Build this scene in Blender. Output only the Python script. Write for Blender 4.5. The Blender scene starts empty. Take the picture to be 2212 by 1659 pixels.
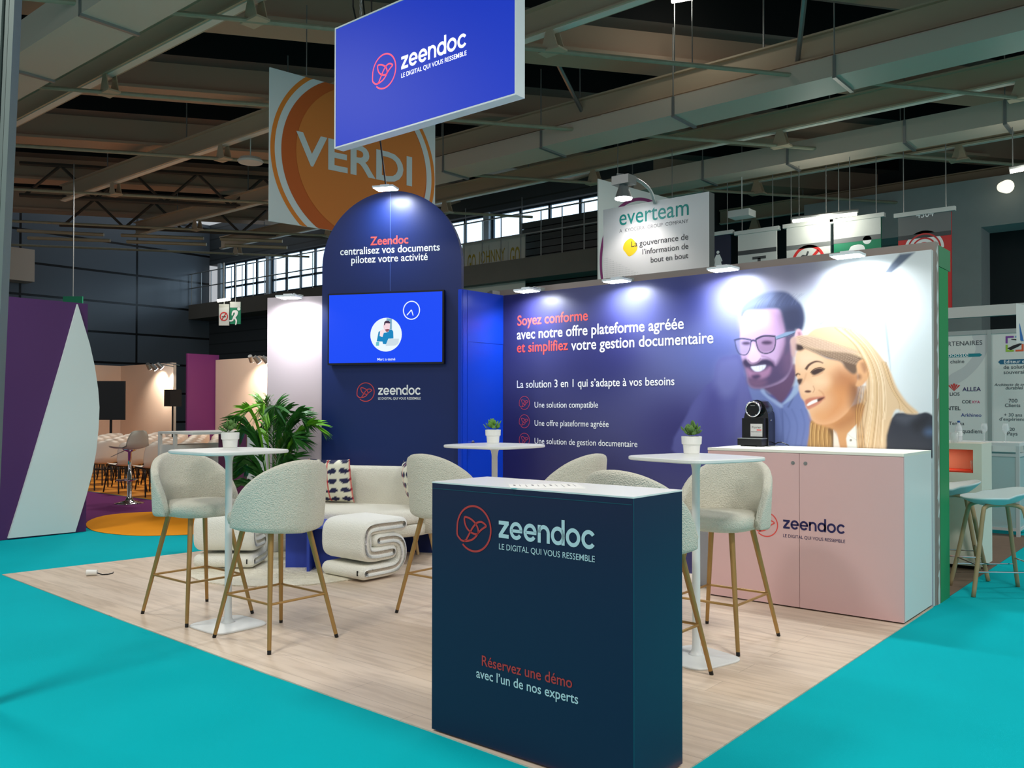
import bpy, math, random
import numpy as np
from mathutils import Vector, Matrix
random.seed(7)
SC = bpy.context.scene
COL = SC.collection
PI = math.pi
V = Vector

# ------------------------------------------------------------------ camera
FOC, PITCH, ROLL, YAW = 1873.278, 0.0136455, 0.000976, -0.693011
CAM = V((5.5435, -6.5416, 1.3865)); SH = 26.2635
fwd = V((math.sin(YAW)*math.cos(PITCH), math.cos(YAW)*math.cos(PITCH), math.sin(PITCH)))
rgt = V((math.cos(YAW), -math.sin(YAW), 0)); upv = rgt.cross(fwd)
RX = rgt*math.cos(ROLL) + upv*math.sin(ROLL); UX = -rgt*math.sin(ROLL) + upv*math.cos(ROLL)
cd = bpy.data.cameras.new('camera'); cam = bpy.data.objects.new('camera', cd); COL.objects.link(cam)
cd.sensor_width = 36; cd.lens = FOC/2212*36; cd.shift_y = SH/2212; cd.clip_end = 200
cam.matrix_world = Matrix(((RX.x, UX.x, -fwd.x, CAM.x), (RX.y, UX.y, -fwd.y, CAM.y), (RX.z, UX.z, -fwd.z, CAM.z), (0, 0, 0, 1)))
SC.camera = cam
# ------------------------------------------------------------------ world, exposure
SC.view_settings.view_transform = 'Standard'; SC.view_settings.look = 'None'
SC.view_settings.gamma = 1; SC.view_settings.exposure = 0.0; SC.view_settings.use_curve_mapping = False
W = bpy.data.worlds.new('world'); SC.world = W; W.use_nodes = True
W.node_tree.nodes['Background'].inputs[0].default_value = (0.90, 0.95, 1.0, 1)
W.node_tree.nodes['Background'].inputs[1].default_value = 0.50
# ------------------------------------------------------------------ hall lighting (large area lights under the roof)
def area(name, loc, size, power, color, size_y=None, rot=(0, 0, 0), spread=None):
    l = bpy.data.lights.new(name, 'AREA'); l.energy = power; l.color = color; l.size = size
    if size_y: l.shape = 'RECTANGLE'; l.size_y = size_y
    if spread: l.spread = spread
    o = bpy.data.objects.new(name, l); COL.objects.link(o); o.location = loc; o.rotation_euler = rot
    return o
HALL = (1.0, 0.97, 0.91)
for i, (x, y, p) in enumerate([(6.5, -3.5, 190), (2.0, -7.0, 170), (-3.0, -5.0, 130), (7.5, 4.5, 170), (0.5, 4.0, 70), (-6.5, 1.5, 60), (-9.5, 2.2, 170)]):  # last one is an unseen lamp added to brighten the chair rows
    area('hall_light', (x, y, 5.55), 1.0, p, HALL, size_y=1.0)

# ------------------------------------------------------------------ pixel helpers: a point of the photo on a known real plane
def ray(px, py): return fwd + RX*((px-1106)/FOC) - UX*((py-829.5-SH)/FOC)
def hit(px, py, P, n):
    d = ray(px, py); n = V(n); return CAM + d*((V(P)-CAM).dot(n)/d.dot(n))
def hx(px, py, x): return hit(px, py, (x, 0, 0), (1, 0, 0))
def hy(px, py, y): return hit(px, py, (0, y, 0), (0, 1, 0))
def hz(px, py, z): return hit(px, py, (0, 0, z), (0, 0, 1))

# ------------------------------------------------------------------ materials
def lin(c):
    c = c/255.0
    return c/12.92 if c <= 0.04045 else ((c+0.055)/1.055)**2.4
def rgb(r, g, b): return (lin(r), lin(g), lin(b), 1)
MATS = {}
def mat(name, col, rough=0.6, metal=0.0, spec=0.5, emit=None, estr=0.0, noise=None, bump=None, trans=0.0, coat=0.0, ior=1.45, alpha=1.0):
    if name in MATS: return MATS[name]
    m = bpy.data.materials.new(name); m.use_nodes = True; MATS[name] = m
    nt = m.node_tree; b = nt.nodes['Principled BSDF']
    c = rgb(*col)
    b.inputs['Base Color'].default_value = c; b.inputs['Roughness'].default_value = rough
    b.inputs['Metallic'].default_value = metal; b.inputs['Specular IOR Level'].default_value = spec
    b.inputs['Transmission Weight'].default_value = trans; b.inputs['IOR'].default_value = ior
    b.inputs['Coat Weight'].default_value = coat; b.inputs['Alpha'].default_value = alpha
    if emit:
        b.inputs['Emission Color'].default_value = rgb(*emit); b.inputs['Emission Strength'].default_value = estr
    if noise or bump:
        tc = nt.nodes.new('ShaderNodeTexCoord')
    if noise:   # (scale, amount) gentle mottling of the colour
        nz = nt.nodes.new('ShaderNodeTexNoise'); nz.inputs['Scale'].default_value = noise[0]; nz.inputs['Detail'].default_value = 4
        nt.links.new(tc.outputs['Object'], nz.inputs['Vector'])
        mx = nt.nodes.new('ShaderNodeMix'); mx.data_type = 'RGBA'
        a = noise[1]
        mx.inputs[6].default_value = (c[0]*(1-a), c[1]*(1-a), c[2]*(1-a), 1)
        mx.inputs[7].default_value = (min(1, c[0]*(1+a)), min(1, c[1]*(1+a)), min(1, c[2]*(1+a)), 1)
        nt.links.new(nz.outputs['Fac'], mx.inputs[0]); nt.links.new(mx.outputs[2], b.inputs['Base Color'])
    if bump:    # (scale, strength, distance)
        nb = nt.nodes.new('ShaderNodeTexNoise'); nb.inputs['Scale'].default_value = bump[0]; nb.inputs['Detail'].default_value = 3
        nt.links.new(tc.outputs['Object'], nb.inputs['Vector'])
        bp = nt.nodes.new('ShaderNodeBump'); bp.inputs['Strength'].default_value = bump[1]; bp.inputs['Distance'].default_value = bump[2]
        nt.links.new(nb.outputs['Fac'], bp.inputs['Height']); nt.links.new(bp.outputs['Normal'], b.inputs['Normal'])
    return m
def mat_attr(name, rough=0.6, spec=0.4, emit=0.0):
    m = bpy.data.materials.new(name); m.use_nodes = True; nt = m.node_tree; b = nt.nodes['Principled BSDF']
    a = nt.nodes.new('ShaderNodeAttribute'); a.attribute_name = 'print'
    nt.links.new(a.outputs['Color'], b.inputs['Base Color']); b.inputs['Roughness'].default_value = rough
    b.inputs['Specular IOR Level'].default_value = spec
    if emit:
        nt.links.new(a.outputs['Color'], b.inputs['Emission Color']); b.inputs['Emission Strength'].default_value = emit
        b.inputs['Base Color'].default_value = (0, 0, 0, 1)
    return m
def mat_wood():
    m = bpy.data.materials.new('oak_vinyl'); m.use_nodes = True; nt = m.node_tree; b = nt.nodes['Principled BSDF']
    tc = nt.nodes.new('ShaderNodeTexCoord'); mp = nt.nodes.new('ShaderNodeMapping')
    nt.links.new(tc.outputs['Object'], mp.inputs['Vector'])
    br = nt.nodes.new('ShaderNodeTexBrick'); br.offset = 0.37; br.inputs['Scale'].default_value = 1.0
    br.inputs['Brick Width'].default_value = 1.35; br.inputs['Row Height'].default_value = 0.19
    br.inputs['Mortar Size'].default_value = 0.0014; br.inputs['Mortar Smooth'].default_value = 0.3
    br.inputs['Color1'].default_value = rgb(230, 211, 190); br.inputs['Color2'].default_value = rgb(216, 195, 172)
    br.inputs['Mortar'].default_value = rgb(186, 165, 144)
    nt.links.new(mp.outputs['Vector'], br.inputs['Vector'])
    m2 = nt.nodes.new('ShaderNodeMapping'); m2.inputs['Scale'].default_value = (1.2, 11, 1)
    nt.links.new(tc.outputs['Object'], m2.inputs['Vector'])
    nz = nt.nodes.new('ShaderNodeTexNoise'); nz.inputs['Scale'].default_value = 2.0; nz.inputs['Detail'].default_value = 6; nz.inputs['Distortion'].default_value = 0.6
    nt.links.new(m2.outputs['Vector'], nz.inputs['Vector'])
    rp = nt.nodes.new('ShaderNodeValToRGB'); rp.color_ramp.elements[0].position = 0.36; rp.color_ramp.elements[0].color = (0.60, 0.55, 0.50, 1)
    rp.color_ramp.elements[1].position = 0.56; rp.color_ramp.elements[1].color = (1, 1, 1, 1)
    nt.links.new(nz.outputs['Fac'], rp.inputs['Fac'])
    mx = nt.nodes.new('ShaderNodeMix'); mx.data_type = 'RGBA'; mx.blend_type = 'MULTIPLY'; mx.inputs[0].default_value = 0.38
    nt.links.new(br.outputs['Color'], mx.inputs[6]); nt.links.new(rp.outputs['Color'], mx.inputs[7])
    nt.links.new(mx.outputs[2], b.inputs['Base Color']); b.inputs['Roughness'].default_value = 0.42
    b.inputs['Specular IOR Level'].default_value = 0.4
    return m
def mat_panels(name, c1, mort, bw, rh, ms, rough, along='Y', spec=0.5):
    m = bpy.data.materials.new(name); m.use_nodes = True; nt = m.node_tree; b = nt.nodes['Principled BSDF']
    tc = nt.nodes.new('ShaderNodeTexCoord'); sp = nt.nodes.new('ShaderNodeSeparateXYZ'); cb = nt.nodes.new('ShaderNodeCombineXYZ')
    nt.links.new(tc.outputs['Object'], sp.inputs[0]); nt.links.new(sp.outputs[along], cb.inputs['X']); nt.links.new(sp.outputs['Z'], cb.inputs['Y'])
    br = nt.nodes.new('ShaderNodeTexBrick'); br.offset = 0.0; br.inputs['Scale'].default_value = 1
    br.inputs['Brick Width'].default_value = bw; br.inputs['Row Height'].default_value = rh; br.inputs['Mortar Size'].default_value = ms
    br.inputs['Color1'].default_value = rgb(*c1); br.inputs['Color2'].default_value = rgb(*[int(v*0.93) for v in c1]); br.inputs['Mortar'].default_value = rgb(*mort)
    nt.links.new(cb.outputs[0], br.inputs['Vector']); nt.links.new(br.outputs['Color'], b.inputs['Base Color'])
    b.inputs['Roughness'].default_value = rough; b.inputs['Specular IOR Level'].default_value = spec
    return m

WHITE = mat('white_laminate', (236, 238, 234), 0.35)
WHITE_MET = mat('white_powder_coat', (232, 235, 233), 0.4)
NAVY = mat('navy_laminate', (30, 32, 66), 0.30, spec=0.5)
NAVY_M = mat('navy_print', (14, 34, 92), 0.40, spec=.5)
ROYAL = mat('royal_blue_print', (6, 56, 186), 0.36)
PINK = mat('pink_laminate', (220, 182, 180), 0.4)
BLUSH = mat('blush_print', (206, 188, 194), 0.5)
CREAM = mat('cream_boucle', (228, 224, 208), 0.95, spec=0.1, bump=(140, 0.9, 0.012), noise=(120, 0.05))
CREAM_W = mat('white_teddy', (244, 243, 232), 0.95, spec=0.1, bump=(110, 0.7, 0.010))
BRASS = mat('brushed_gold_metal', (176, 138, 82), 0.42, metal=0.55)
BLACK = mat('black_plastic', (14, 14, 15), 0.35)
BLACKG = mat('black_gloss', (8, 8, 9), 0.12, coat=0.5)
CHROME = mat('chrome', (225, 225, 228), 0.08, metal=1.0)
STEEL = mat('grey_steel', (150, 152, 150), 0.4, metal=0.6)
ALU = mat('aluminium', (168, 176, 174), 0.4, metal=0.5)
RED = mat('coral_print', (232, 78, 70), 0.5)
WHT_P = mat('white_print', (240, 244, 244), 0.5)
GREYTXT = mat('grey_print', (110, 108, 110), 0.6)
DARKTXT = mat('dark_print', (62, 56, 60), 0.6)
TEALTXT = mat('teal_print', (10, 142, 132), 0.5)
TURQ = mat('turquoise_carpet', (0, 176, 186), 0.95, spec=0.1, bump=(220, 0.25, 0.004), noise=(2.0, 0.05))
ORANGE = mat('orange_carpet', (246, 158, 36), 0.95, spec=0.1, noise=(3, 0.05))
PURPLE_C = mat('purple_carpet', (112, 52, 104), 0.95, spec=0.1, noise=(3, 0.05))
PURPLE = mat('purple_panel', (80, 38, 96), 0.5)
PURPLE2 = mat('plum_panel', (120, 46, 110), 0.5)
WOOD = mat_wood()
LEGWOOD = mat('pale_beech', (222, 188, 134), 0.5, noise=(18, 0.08))
TABLEBLUE = mat('cobalt_lacquer', (42, 66, 168), 0.4)
LEAF = mat('succulent_leaf', (92, 132, 62), 0.45, noise=(14, 0.25))
LEAF_D = mat('palm_leaf', (46, 104, 38), 0.4, noise=(5, 0.35))
LEAF_L = mat('palm_leaf_bright', (104, 168, 38), 0.4, noise=(5, 0.2))
CERAMIC = mat('white_ceramic', (240, 240, 234), 0.25)
SOIL = mat('potting_soil', (48, 38, 30), 0.95)
BEIGE = mat('beige_painted_steel', (196, 174, 146), 0.55)
DUCT = mat('galvanised_duct', (206, 190, 172), 0.5)
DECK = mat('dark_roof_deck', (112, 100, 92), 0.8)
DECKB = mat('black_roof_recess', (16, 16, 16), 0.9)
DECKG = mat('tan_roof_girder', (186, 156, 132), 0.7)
LENS = mat('led_lens', (255, 255, 255), 0.4, emit=(244, 250, 255), estr=30)
TUBE = mat('lit_tube', (255, 255, 255), 0.4, emit=(255, 252, 232), estr=9)
GLASS = mat('clear_glass', (238, 246, 248), 0.04, alpha=.30)

# ------------------------------------------------------------------ mesh builder
class MB:
    def __init__(s): s.v = []; s.f = []; s.mi = []; s.cur = 0
    def add(s, vs, fs):
        o = len(s.v); s.v += [tuple(p) for p in vs]; s.f += [tuple(i+o for i in f) for f in fs]; s.mi += [s.cur]*len(fs); return s
    def box(s, a, b, M=None):
        x0, y0, z0 = a; x1, y1, z1 = b
        vs = [V(p) for p in ((x0, y0, z0), (x1, y0, z0), (x1, y1, z0), (x0, y1, z0), (x0, y0, z1), (x1, y0, z1), (x1, y1, z1), (x0, y1, z1))]
        if M is not None: vs = [M @ p for p in vs]
        return s.add(vs, [(3, 2, 1, 0), (4, 5, 6, 7), (0, 1, 5, 4), (1, 2, 6, 5), (2, 3, 7, 6), (3, 0, 4, 7)])
    def cyl(s, p0, p1, r0, r1=None, n=12, cap=True):
        r1 = r0 if r1 is None else r1; p0 = V(p0); p1 = V(p1); d = (p1-p0).normalized()
        a = d.orthogonal().normalized(); b = d.cross(a); vs = []
        for p, r in ((p0, r0), (p1, r1)):
            vs += [p + a*(r*math.cos(2*PI*i/n)) + b*(r*math.sin(2*PI*i/n)) for i in range(n)]
        fs = [(i, (i+1) % n, n+(i+1) % n, n+i) for i in range(n)]
        if cap: fs += [tuple(range(n-1, -1, -1)), tuple(range(n, 2*n))]
        return s.add(vs, fs)
    def tube(s, pts, r, n=8, closed=False):
        pts = [V(p) for p in pts]; m = len(pts); vs = []; prev = None
        for i, p in enumerate(pts):
            if closed: d = (pts[(i+1) % m]-pts[i-1]).normalized()
            else: d = (pts[min(i+1, m-1)]-pts[max(i-1, 0)]).normalized()
            a = d.orthogonal().normalized() if prev is None else (prev - d*prev.dot(d)).normalized()
            prev = a; b = d.cross(a); rr = r[i] if isinstance(r, (list, tuple)) else r
            vs += [p + a*(rr*math.cos(2*PI*k/n)) + b*(rr*math.sin(2*PI*k/n)) for k in range(n)]
        fs = []
        for i in range(m if closed else m-1):
            j = (i+1) % m
            fs += [(i*n+k, i*n+(k+1) % n, j*n+(k+1) % n, j*n+k) for k in range(n)]
        if not closed: fs += [tuple(range(n-1, -1, -1)), tuple(range((m-1)*n, m*n))]
        return s.add(vs, fs)
    def rings(s, rings, cap=True, closed=False):
        n = len(rings[0]); vs = [p for r in rings for p in r]; fs = []; m = len(rings)
        for i in range(m if closed else m-1):
            j = (i+1) % m
            fs += [(i*n+k, i*n+(k+1) % n, j*n+(k+1) % n, j*n+k) for k in range(n)]
        if cap and not closed: fs += [tuple(range(n-1, -1, -1)), tuple(range((m-1)*n, m*n))]
        return s.add(vs, fs)
    def lathe(s, prof, c=(0, 0, 0), n=24, cap=True):
        c = V(c)
        return s.rings([[c + V((r*math.cos(2*PI*k/n), r*math.sin(2*PI*k/n), z)) for k in range(n)] for r, z in prof], cap)
    def prism(s, poly, z0, z1, fr=None):
        n = len(poly)
        if fr: vs = [fr.p(x, y, z0) for x, y in poly] + [fr.p(x, y, z1) for x, y in poly]
        else: vs = [(x, y, z0) for x, y in poly] + [(x, y, z1) for x, y in poly]
        return s.add(vs, [tuple(range(n-1, -1, -1)), tuple(range(n, 2*n))] + [(i, (i+1) % n, n+(i+1) % n, n+i) for i in range(n)])
    def build(s, name, mats, parent=None, smooth=False, sub=0, kind=None, label=None, world=False):
        if world and parent:
            Mi = (Matrix.Translation(parent.location) @ Matrix.Rotation(parent.rotation_euler.z, 4, 'Z')).inverted()
            s.v = [tuple(Mi @ V(p)) for p in s.v]
        me = bpy.data.meshes.new(name); me.from_pydata(s.v, [], s.f)
        for m in (mats if isinstance(mats, (list, tuple)) else [mats]): me.materials.append(m)
        if any(s.mi): me.polygons.foreach_set('material_index', s.mi)
        if smooth: me.polygons.foreach_set('use_smooth', [True]*len(me.polygons))
        me.update()
        o = bpy.data.objects.new(name, me); COL.objects.link(o)
        if parent: o.parent = parent
        if sub:
            md = o.modifiers.new('subdivision', 'SUBSURF'); md.levels = sub; md.render_levels = sub
        if kind: o['kind'] = kind
        if label: o['label'] = label
        return o
class Frame:        # a flat print plane: point = O + u*a + v*b + n*c
    def __init__(s, O, u, v, eps=0.0015): s.O = V(O); s.u = V(u).normalized(); s.v = V(v).normalized(); s.n = s.u.cross(s.v); s.e = eps
    def p(s, a, b, c=None): return s.O + s.u*a + s.v*b + s.n*(s.e if c is None else c)
    def uv(s, P): d = V(P)-s.O; return d.dot(s.u), d.dot(s.v)
    def px(s, x, y): return s.uv(hit(x, y, s.O, s.n))
def tag(o, label, cat, group=None, kind=None):
    o['label'] = label; o['category'] = cat
    if group: o['group'] = group
    if kind: o['kind'] = kind
    return o
def thing(name, label, cat, loc=(0, 0, 0), rz=0.0, group=None):
    o = bpy.data.objects.new(name, None); COL.objects.link(o); o.empty_display_size = 0.1
    o.location = loc; o.rotation_euler = (0, 0, rz); return tag(o, label, cat, group)
KIDS = {}
def dup(root, loc, rz, label, group=None):
    def kids(o): return [c for c in bpy.data.objects if c.parent == o]
    r = root.copy(); COL.objects.link(r); r.location = loc; r.rotation_euler = (0, 0, rz); r['label'] = label
    if group: r['group'] = group
    if root.name not in KIDS: KIDS[root.name] = [(c, kids(c)) for c in kids(root)]
    for c, gs in KIDS[root.name]:
        c2 = c.copy(); COL.objects.link(c2); c2.parent = r
        for g in gs:
            g2 = g.copy(); COL.objects.link(g2); g2.parent = c2
    return r
def smooth_poly(pts, k=5, closed=True):
    n = len(pts); out = []
    for i in range(n if closed else n-1):
        p0, p1, p2, p3 = (np.array(pts[(i+d) % n] if closed else pts[min(max(i+d, 0), n-1)], float) for d in (-1, 0, 1, 2))
        for t in np.linspace(0, 1, k, endpoint=False):
            out.append(tuple(0.5*((2*p1)+(-p0+p2)*t+(2*p0-5*p1+4*p2-p3)*t*t+(-p0+3*p1-3*p2+p3)*t**3)))
    if not closed: out.append(tuple(pts[-1]))
    return out
# ---- flat prints
def flat_poly(mb, fr, poly, c=None):
    return mb.add([fr.p(a, b, c) for a, b in poly], [tuple(range(len(poly)))])
def ribbon(mb, fr, pts, w, closed=False, c=None):
    n = len(pts); P = [np.array(p, float) for p in pts]; vs = []
    for i in range(n):
        if closed: a, b = P[i]-P[i-1], P[(i+1) % n]-P[i]
        else: a = P[i]-P[i-1] if i else P[1]-P[0]; b = P[i+1]-P[i] if i < n-1 else a
        a = a/(np.linalg.norm(a)+1e-9); b = b/(np.linalg.norm(b)+1e-9)
        t = a+b; t = t/(np.linalg.norm(t)+1e-9); nn = np.array((-t[1], t[0])); k = 1/max(0.45, abs(nn.dot((-a[1], a[0]))))
        vs += [P[i]+nn*w/2*k, P[i]-nn*w/2*k]
    fs = [(2*i, 2*i+1, 2*((i+1) % n)+1, 2*((i+1) % n)) for i in range(n if closed else n-1)]
    return mb.add([fr.p(q[0], q[1], c) for q in vs], fs)
def ellipse(cx, cy, rx, ry, n=40, a0=0.0, a1=2*PI):
    full = abs(a1-a0-2*PI) < 1e-6
    return [(cx+rx*math.cos(a0+(a1-a0)*i/(n if full else n-1)), cy+ry*math.sin(a0+(a1-a0)*i/(n if full else n-1))) for i in range(n)]
_TC = {}
def text_geo(s, bold):
    if (s, bold) in _TC: return _TC[(s, bold)]
    cu = bpy.data.curves.new('t', 'FONT'); cu.body = s; cu.size = 1; cu.offset = bold; cu.resolution_u = 4; cu.dimensions = '2D'; cu.fill_mode = 'FRONT'
    o = bpy.data.objects.new('t', cu); COL.objects.link(o); bpy.context.view_layer.update()
    dg = bpy.context.evaluated_depsgraph_get(); me = bpy.data.meshes.new_from_object(o.evaluated_get(dg))
    vs = np.array([v.co[:2] for v in me.vertices]); fs = [tuple(p.vertices) for p in me.polygons]
    bpy.data.objects.remove(o); bpy.data.curves.remove(cu); bpy.data.meshes.remove(me)
    _TC[(s, bold)] = (vs, fs); return vs, fs
def text(mb, fr, s, x, y, w, bold=0.0, ys=1.0, shear=0.0, c=None, track=None):
    """baseline starts at (x,y) of the frame; fitted to width w"""
    vs, fs = text_geo(s, round(bold*.42, 4)); x0, x1 = vs[:, 0].min(), vs[:, 0].max(); k = w/(x1-x0)
    return mb.add([fr.p(x+(p[0]-x0)*k+shear*p[1]*k, y+p[1]*k*ys, c) for p in vs], fs)
def text_px(mb, fr, s, L, R, bold=0.0, ys=1.0):
    (a, b), (a2, b2) = fr.px(*L), fr.px(*R)
    return text(mb, fr, s, a, (b+b2)/2, a2-a, bold, ys)
def logotype(mb, fr, x, y, w, h):
    """the word zeendoc in round geometric letters: x-height h, total width w, baseline y"""
    wid = dict(z=.80, e=1.0, n=.90, d=1.0, o=1.02, c=.94); gap = .085; word = 'zeendoc'
    tot = sum(wid[k] for k in word)+gap*6; kx = w/tot; cx = 0.0; st = .225
    T = lambda pts: [(x+px*kx, y+py*h) for px, py in pts]
    def arc(cx, cy, rx, ry, a0, a1, n=26):
        out = ellipse(cx, cy, rx, ry, n, a0, a1); inn = ellipse(cx, cy, rx-st, ry-st, n, a0, a1); q = T(out)+T(inn)
        mb.add([fr.p(*p) for p in q], [(i, i+1, n+i+1, n+i) for i in range(n-1)])
    def rect(a, b, c, d): flat_poly(mb, fr, T([(a, b), (c, b), (c, d), (a, d)]))
    for ch in word:
        ww = wid[ch]; r = ww/2
        if ch == 'z': flat_poly(mb, fr, T([(cx, 1), (cx, 1-st), (cx+.44*ww, 1-st), (cx+ww, 1-st*.9), (cx+ww, 1)])); \
            flat_poly(mb, fr, T([(cx, 0), (cx+ww, 0), (cx+ww, st), (cx+.40*ww, st), (cx, st*.9)])); \
            flat_poly(mb, fr, T([(cx, st*.9), (cx+.40*ww, st), (cx+ww, 1-st*.9), (cx+.56*ww, 1-st)]))
        elif ch == 'e':
            arc(cx+r, .5, r, .52, -.02, 2*PI-.62); rect(cx+st*.6, .40, cx+ww-.015, .585)
        elif ch == 'c': arc(cx+r+.03, .5, r+.03, .52, .62, 2*PI-.62)
        elif ch == 'o': arc(cx+r, .5, r, .52, 0, 2*PI-.0005, 34)
        elif ch == 'd': arc(cx+r, .5, r, .52, 0, 2*PI-.0005, 34); rect(cx+ww-st, 0, cx+ww, 1.42)
        elif ch == 'n': rect(cx, 0, cx+st, 1); arc(cx+r, .56, r, .46, 0, PI); rect(cx+ww-st, 0, cx+ww, .565)
        cx += ww+gap
def bird(mb, fr, cx, cy, r, k=1.0):
    """ring with a line-drawn bird, radius r"""
    w = .085*r*k
    def N(pts): return [(cx+((a-365-(b-415)*.06)/250)*r, cy-((b-415)/340)*r) for a, b in pts]
    ringp = ellipse(cx, cy, r*.96, r*.96, 56, math.radians(228), math.radians(228+312))
    tail = N([(130, 520), (165, 575), (200, 605), (240, 612), (300, 600), (360, 570), (405, 520), (425, 480), (450, 445), (485, 405), (515, 380), (535, 362), (530, 345), (505, 322), (470, 306), (430, 312), (395, 335), (350, 400), (320, 465), (290, 535), (262, 595), (235, 612)])
    ribbon(mb, fr, smooth_poly(ringp[:-1][::2]+tail, 3, False), w)
    leaf = N([(225, 262), (228, 330), (255, 400), (295, 448), (350, 482), (405, 490), (430, 470), (428, 420), (405, 365), (370, 320), (320, 282), (270, 262)])
    ribbon(mb, fr, smooth_poly(leaf, 3, True), w, True)

# ================================================================== SETTING
fl = MB(); fl.box((-40, -14, -0.12), (16, 24, -0.02)); fl.build('floor', mat('hall_concrete', (96, 92, 88), 0.8), kind='structure')
# carpets (thin layers side by side on the hall floor)
mb = MB(); mb.box((-14, -13.5, -0.02), (12, 20, 0.0))
tag(mb.build('aisle_carpet', TURQ), 'turquoise carpet covering the aisles around the stand', 'carpet')
mb = MB(); mb.prism([(-2.3, -3.70), (-0.2, -3.80), (1.6, -3.87), (2.9, -3.895), (3.93, -3.93), (3.93, 0.0), (0.0, 0.0), (-1.9, -0.0), (-2.1, -1.9)], 0.0, 0.006)
tag(mb.build('stand_floor', WOOD), 'pale oak plank vinyl floor of the corner stand', 'floor covering')
# purple floor, orange oval, orange parquet of the conference area
mb = MB(); mb.prism([(-4.44, -1.95), (-5.0, -2.0), (-14, -2.2), (-14, 0.02), (-6.6, 0.02), (-4.2, 0.30), (-3.6, 0.35), (-3.7, -0.9)], 0.0, 0.003)
tag(mb.build('conference_carpet', PURPLE_C), 'plum purple carpet strip in front of the rows of chairs', 'carpet')
mb = MB(); mb.prism(smooth_poly([(-5.15, -1.72), (-4.35, -2.03), (-3.72, -1.97), (-3.38, -1.74), (-3.12, -1.25), (-3.2, -.6), (-3.9, -.22), (-4.7, -.28), (-5.4, -.62), (-5.62, -1.2)], 4), 0.003, 0.006)
tag(mb.build('oval_carpet', ORANGE), 'orange oval carpet inlay beside the white sail panel', 'carpet')
mb = MB(); mb.box((-17.3, 0.05, 0.0), (-4.9, 4.6, 0.004))
tag(mb.build('parquet_floor', mat('orange_parquet', (232, 150, 44), 0.5, noise=(6, 0.15))), 'orange parquet floor under the rows of white chairs', 'floor covering')
mb = MB(); mb.box((1.2, 0.43, 0.0), (3.93, 4.3, 0.004))
tag(mb.build('neighbour_floor', mat('brown_oak', (112, 92, 76), 0.6, noise=(8, 0.15))), 'brown plank floor of the stand behind the green wall', 'floor covering')

# hall walls
wl = MB(); wl.box((-21.2, -14, -0.02), (-20.8, 9.3, 7.5)); wl.build('wall_left', mat_panels('dark_glossy_cladding', (100, 110, 120), (24, 26, 28), 3.4, 0.92, 0.035, 0.22), kind='structure')
wb = MB(); wb.box((-20.8, 9.3, -0.02), (-4.7, 9.6, 4.75)); wb.box((-20.8, 9.3, 6.15), (-4.7, 9.6, 7.5))
wb.build('wall_back', mat_panels('dark_cladding', (64, 70, 74), (40, 44, 46), 30, 0.35, 0.02, 0.5, along='X'), kind='structure')
WINM = mat('daylit_glazing', (210, 235, 250), 0.2, emit=(196, 226, 250), estr=2.4)
FRM = mat('dark_window_frame', (40, 52, 62), 0.5)
PALEF = mat('pale_steel_post', (168, 178, 184), 0.5)
xs = [-20.8, -20.15, -17.45, -14.4, -11.4, -8.4, -4.7]
for i in range(5):
    x0, x1 = xs[i+1]+.12, xs[i+2]-.12
    w = thing('window_%d' % (i+1), 'band window', 'window'); w['kind'] = 'structure'; del w['category']; del w['label']
    m = MB(); m.box((x0, 9.42, 4.95), (x1, 9.44, 6.1)); m.build('pane', WINM, w)
    m = MB()
    for z in (4.95, 5.34, 6.1): m.box((x0, 9.36, z-.03), (x1, 9.42, z+.03))
    nx = 4
    for k in range(nx+1):
        x = x0+(x1-x0)*k/nx; m.box((x-.03, 9.36, 4.95), (x+.03, 9.42, 6.1))
    m.build('window_frame', FRM, w)
    m = MB(); m.box((x0-.22, 9.26, 4.75), (x0-.04, 9.5, 6.15)); m.build('pale_post', PALEF, w)
mb = MB(); mb.box((-20.8, 8.55, 4.28), (-4.7, 9.3, 4.75)); mb.build('trim_1', mat('concrete_walkway', (98, 94, 86), 0.8, noise=(3, .1)), kind='structure')
r = thing('walkway_railing', 'thin pale steel railing along the raised walkway under the windows', 'railing', (-12.7, 8.6, 4.75))
mb = MB()
for z in (.55, 1.02): mb.tube([(-8.1, 0, z), (8.0, 0, z)], .018, 6)
mb.build('rail', STEEL, r)
for i in range(28):
    mb = MB(); mb.cyl((-8.0+i*.58, 0, 0), (-8.0+i*.58, 0, 1.02), .014, n=6); mb.build('baluster', STEEL, r)
for i, (y, ) in enumerate([(-2.9,), (3.2,)]):
    mb = MB(); mb.box((-20.8, y-.3, 4.9), (-20.2, y+.35, 5.8)); 
    tag(mb.build('heater_box', DUCT), ['grey wall heater box near the left frame edge high on the cladding', 'grey wall heater box in the middle of the dark cladding wall'][i], 'heater')
# roller shutter and right-hand hall walls
mb = MB()
for i in range(22): mb.box((-7.2, 9.14, 2.2+i*.16), (-4.72, 9.24, 2.34+i*.16))
mb.box((-7.2, 9.24, 2.2), (-4.72, 9.29, 5.7)); mb.build('door_1', mat('dark_shutter', (62, 64, 62), 0.5), kind='structure')
mb = MB(); mb.box((-4.7, 9.3, -0.02), (-4.4, 15.2, 7.5)); mb.box((-4.4, 15, -0.02), (11, 15.3, 7.5)); mb.build('wall_right', mat('dark_hall_wall', (60, 64, 66), 0.8, noise=(2, .1)), kind='structure')
mb = MB(); mb.box((-1.9, 12.8, 5.02), (8, 13.6, 6.0)); mb.box((1.02, 12.8, -0.02), (1.70, 13.6, 5.02)); mb.box((-1.9, 13.9, 3.4), (1.0, 14.2, 6)); 
mb.build('trim_2', mat('pale_concrete', (176, 180, 178), 0.8, noise=(4, .06)), kind='structure')

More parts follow.
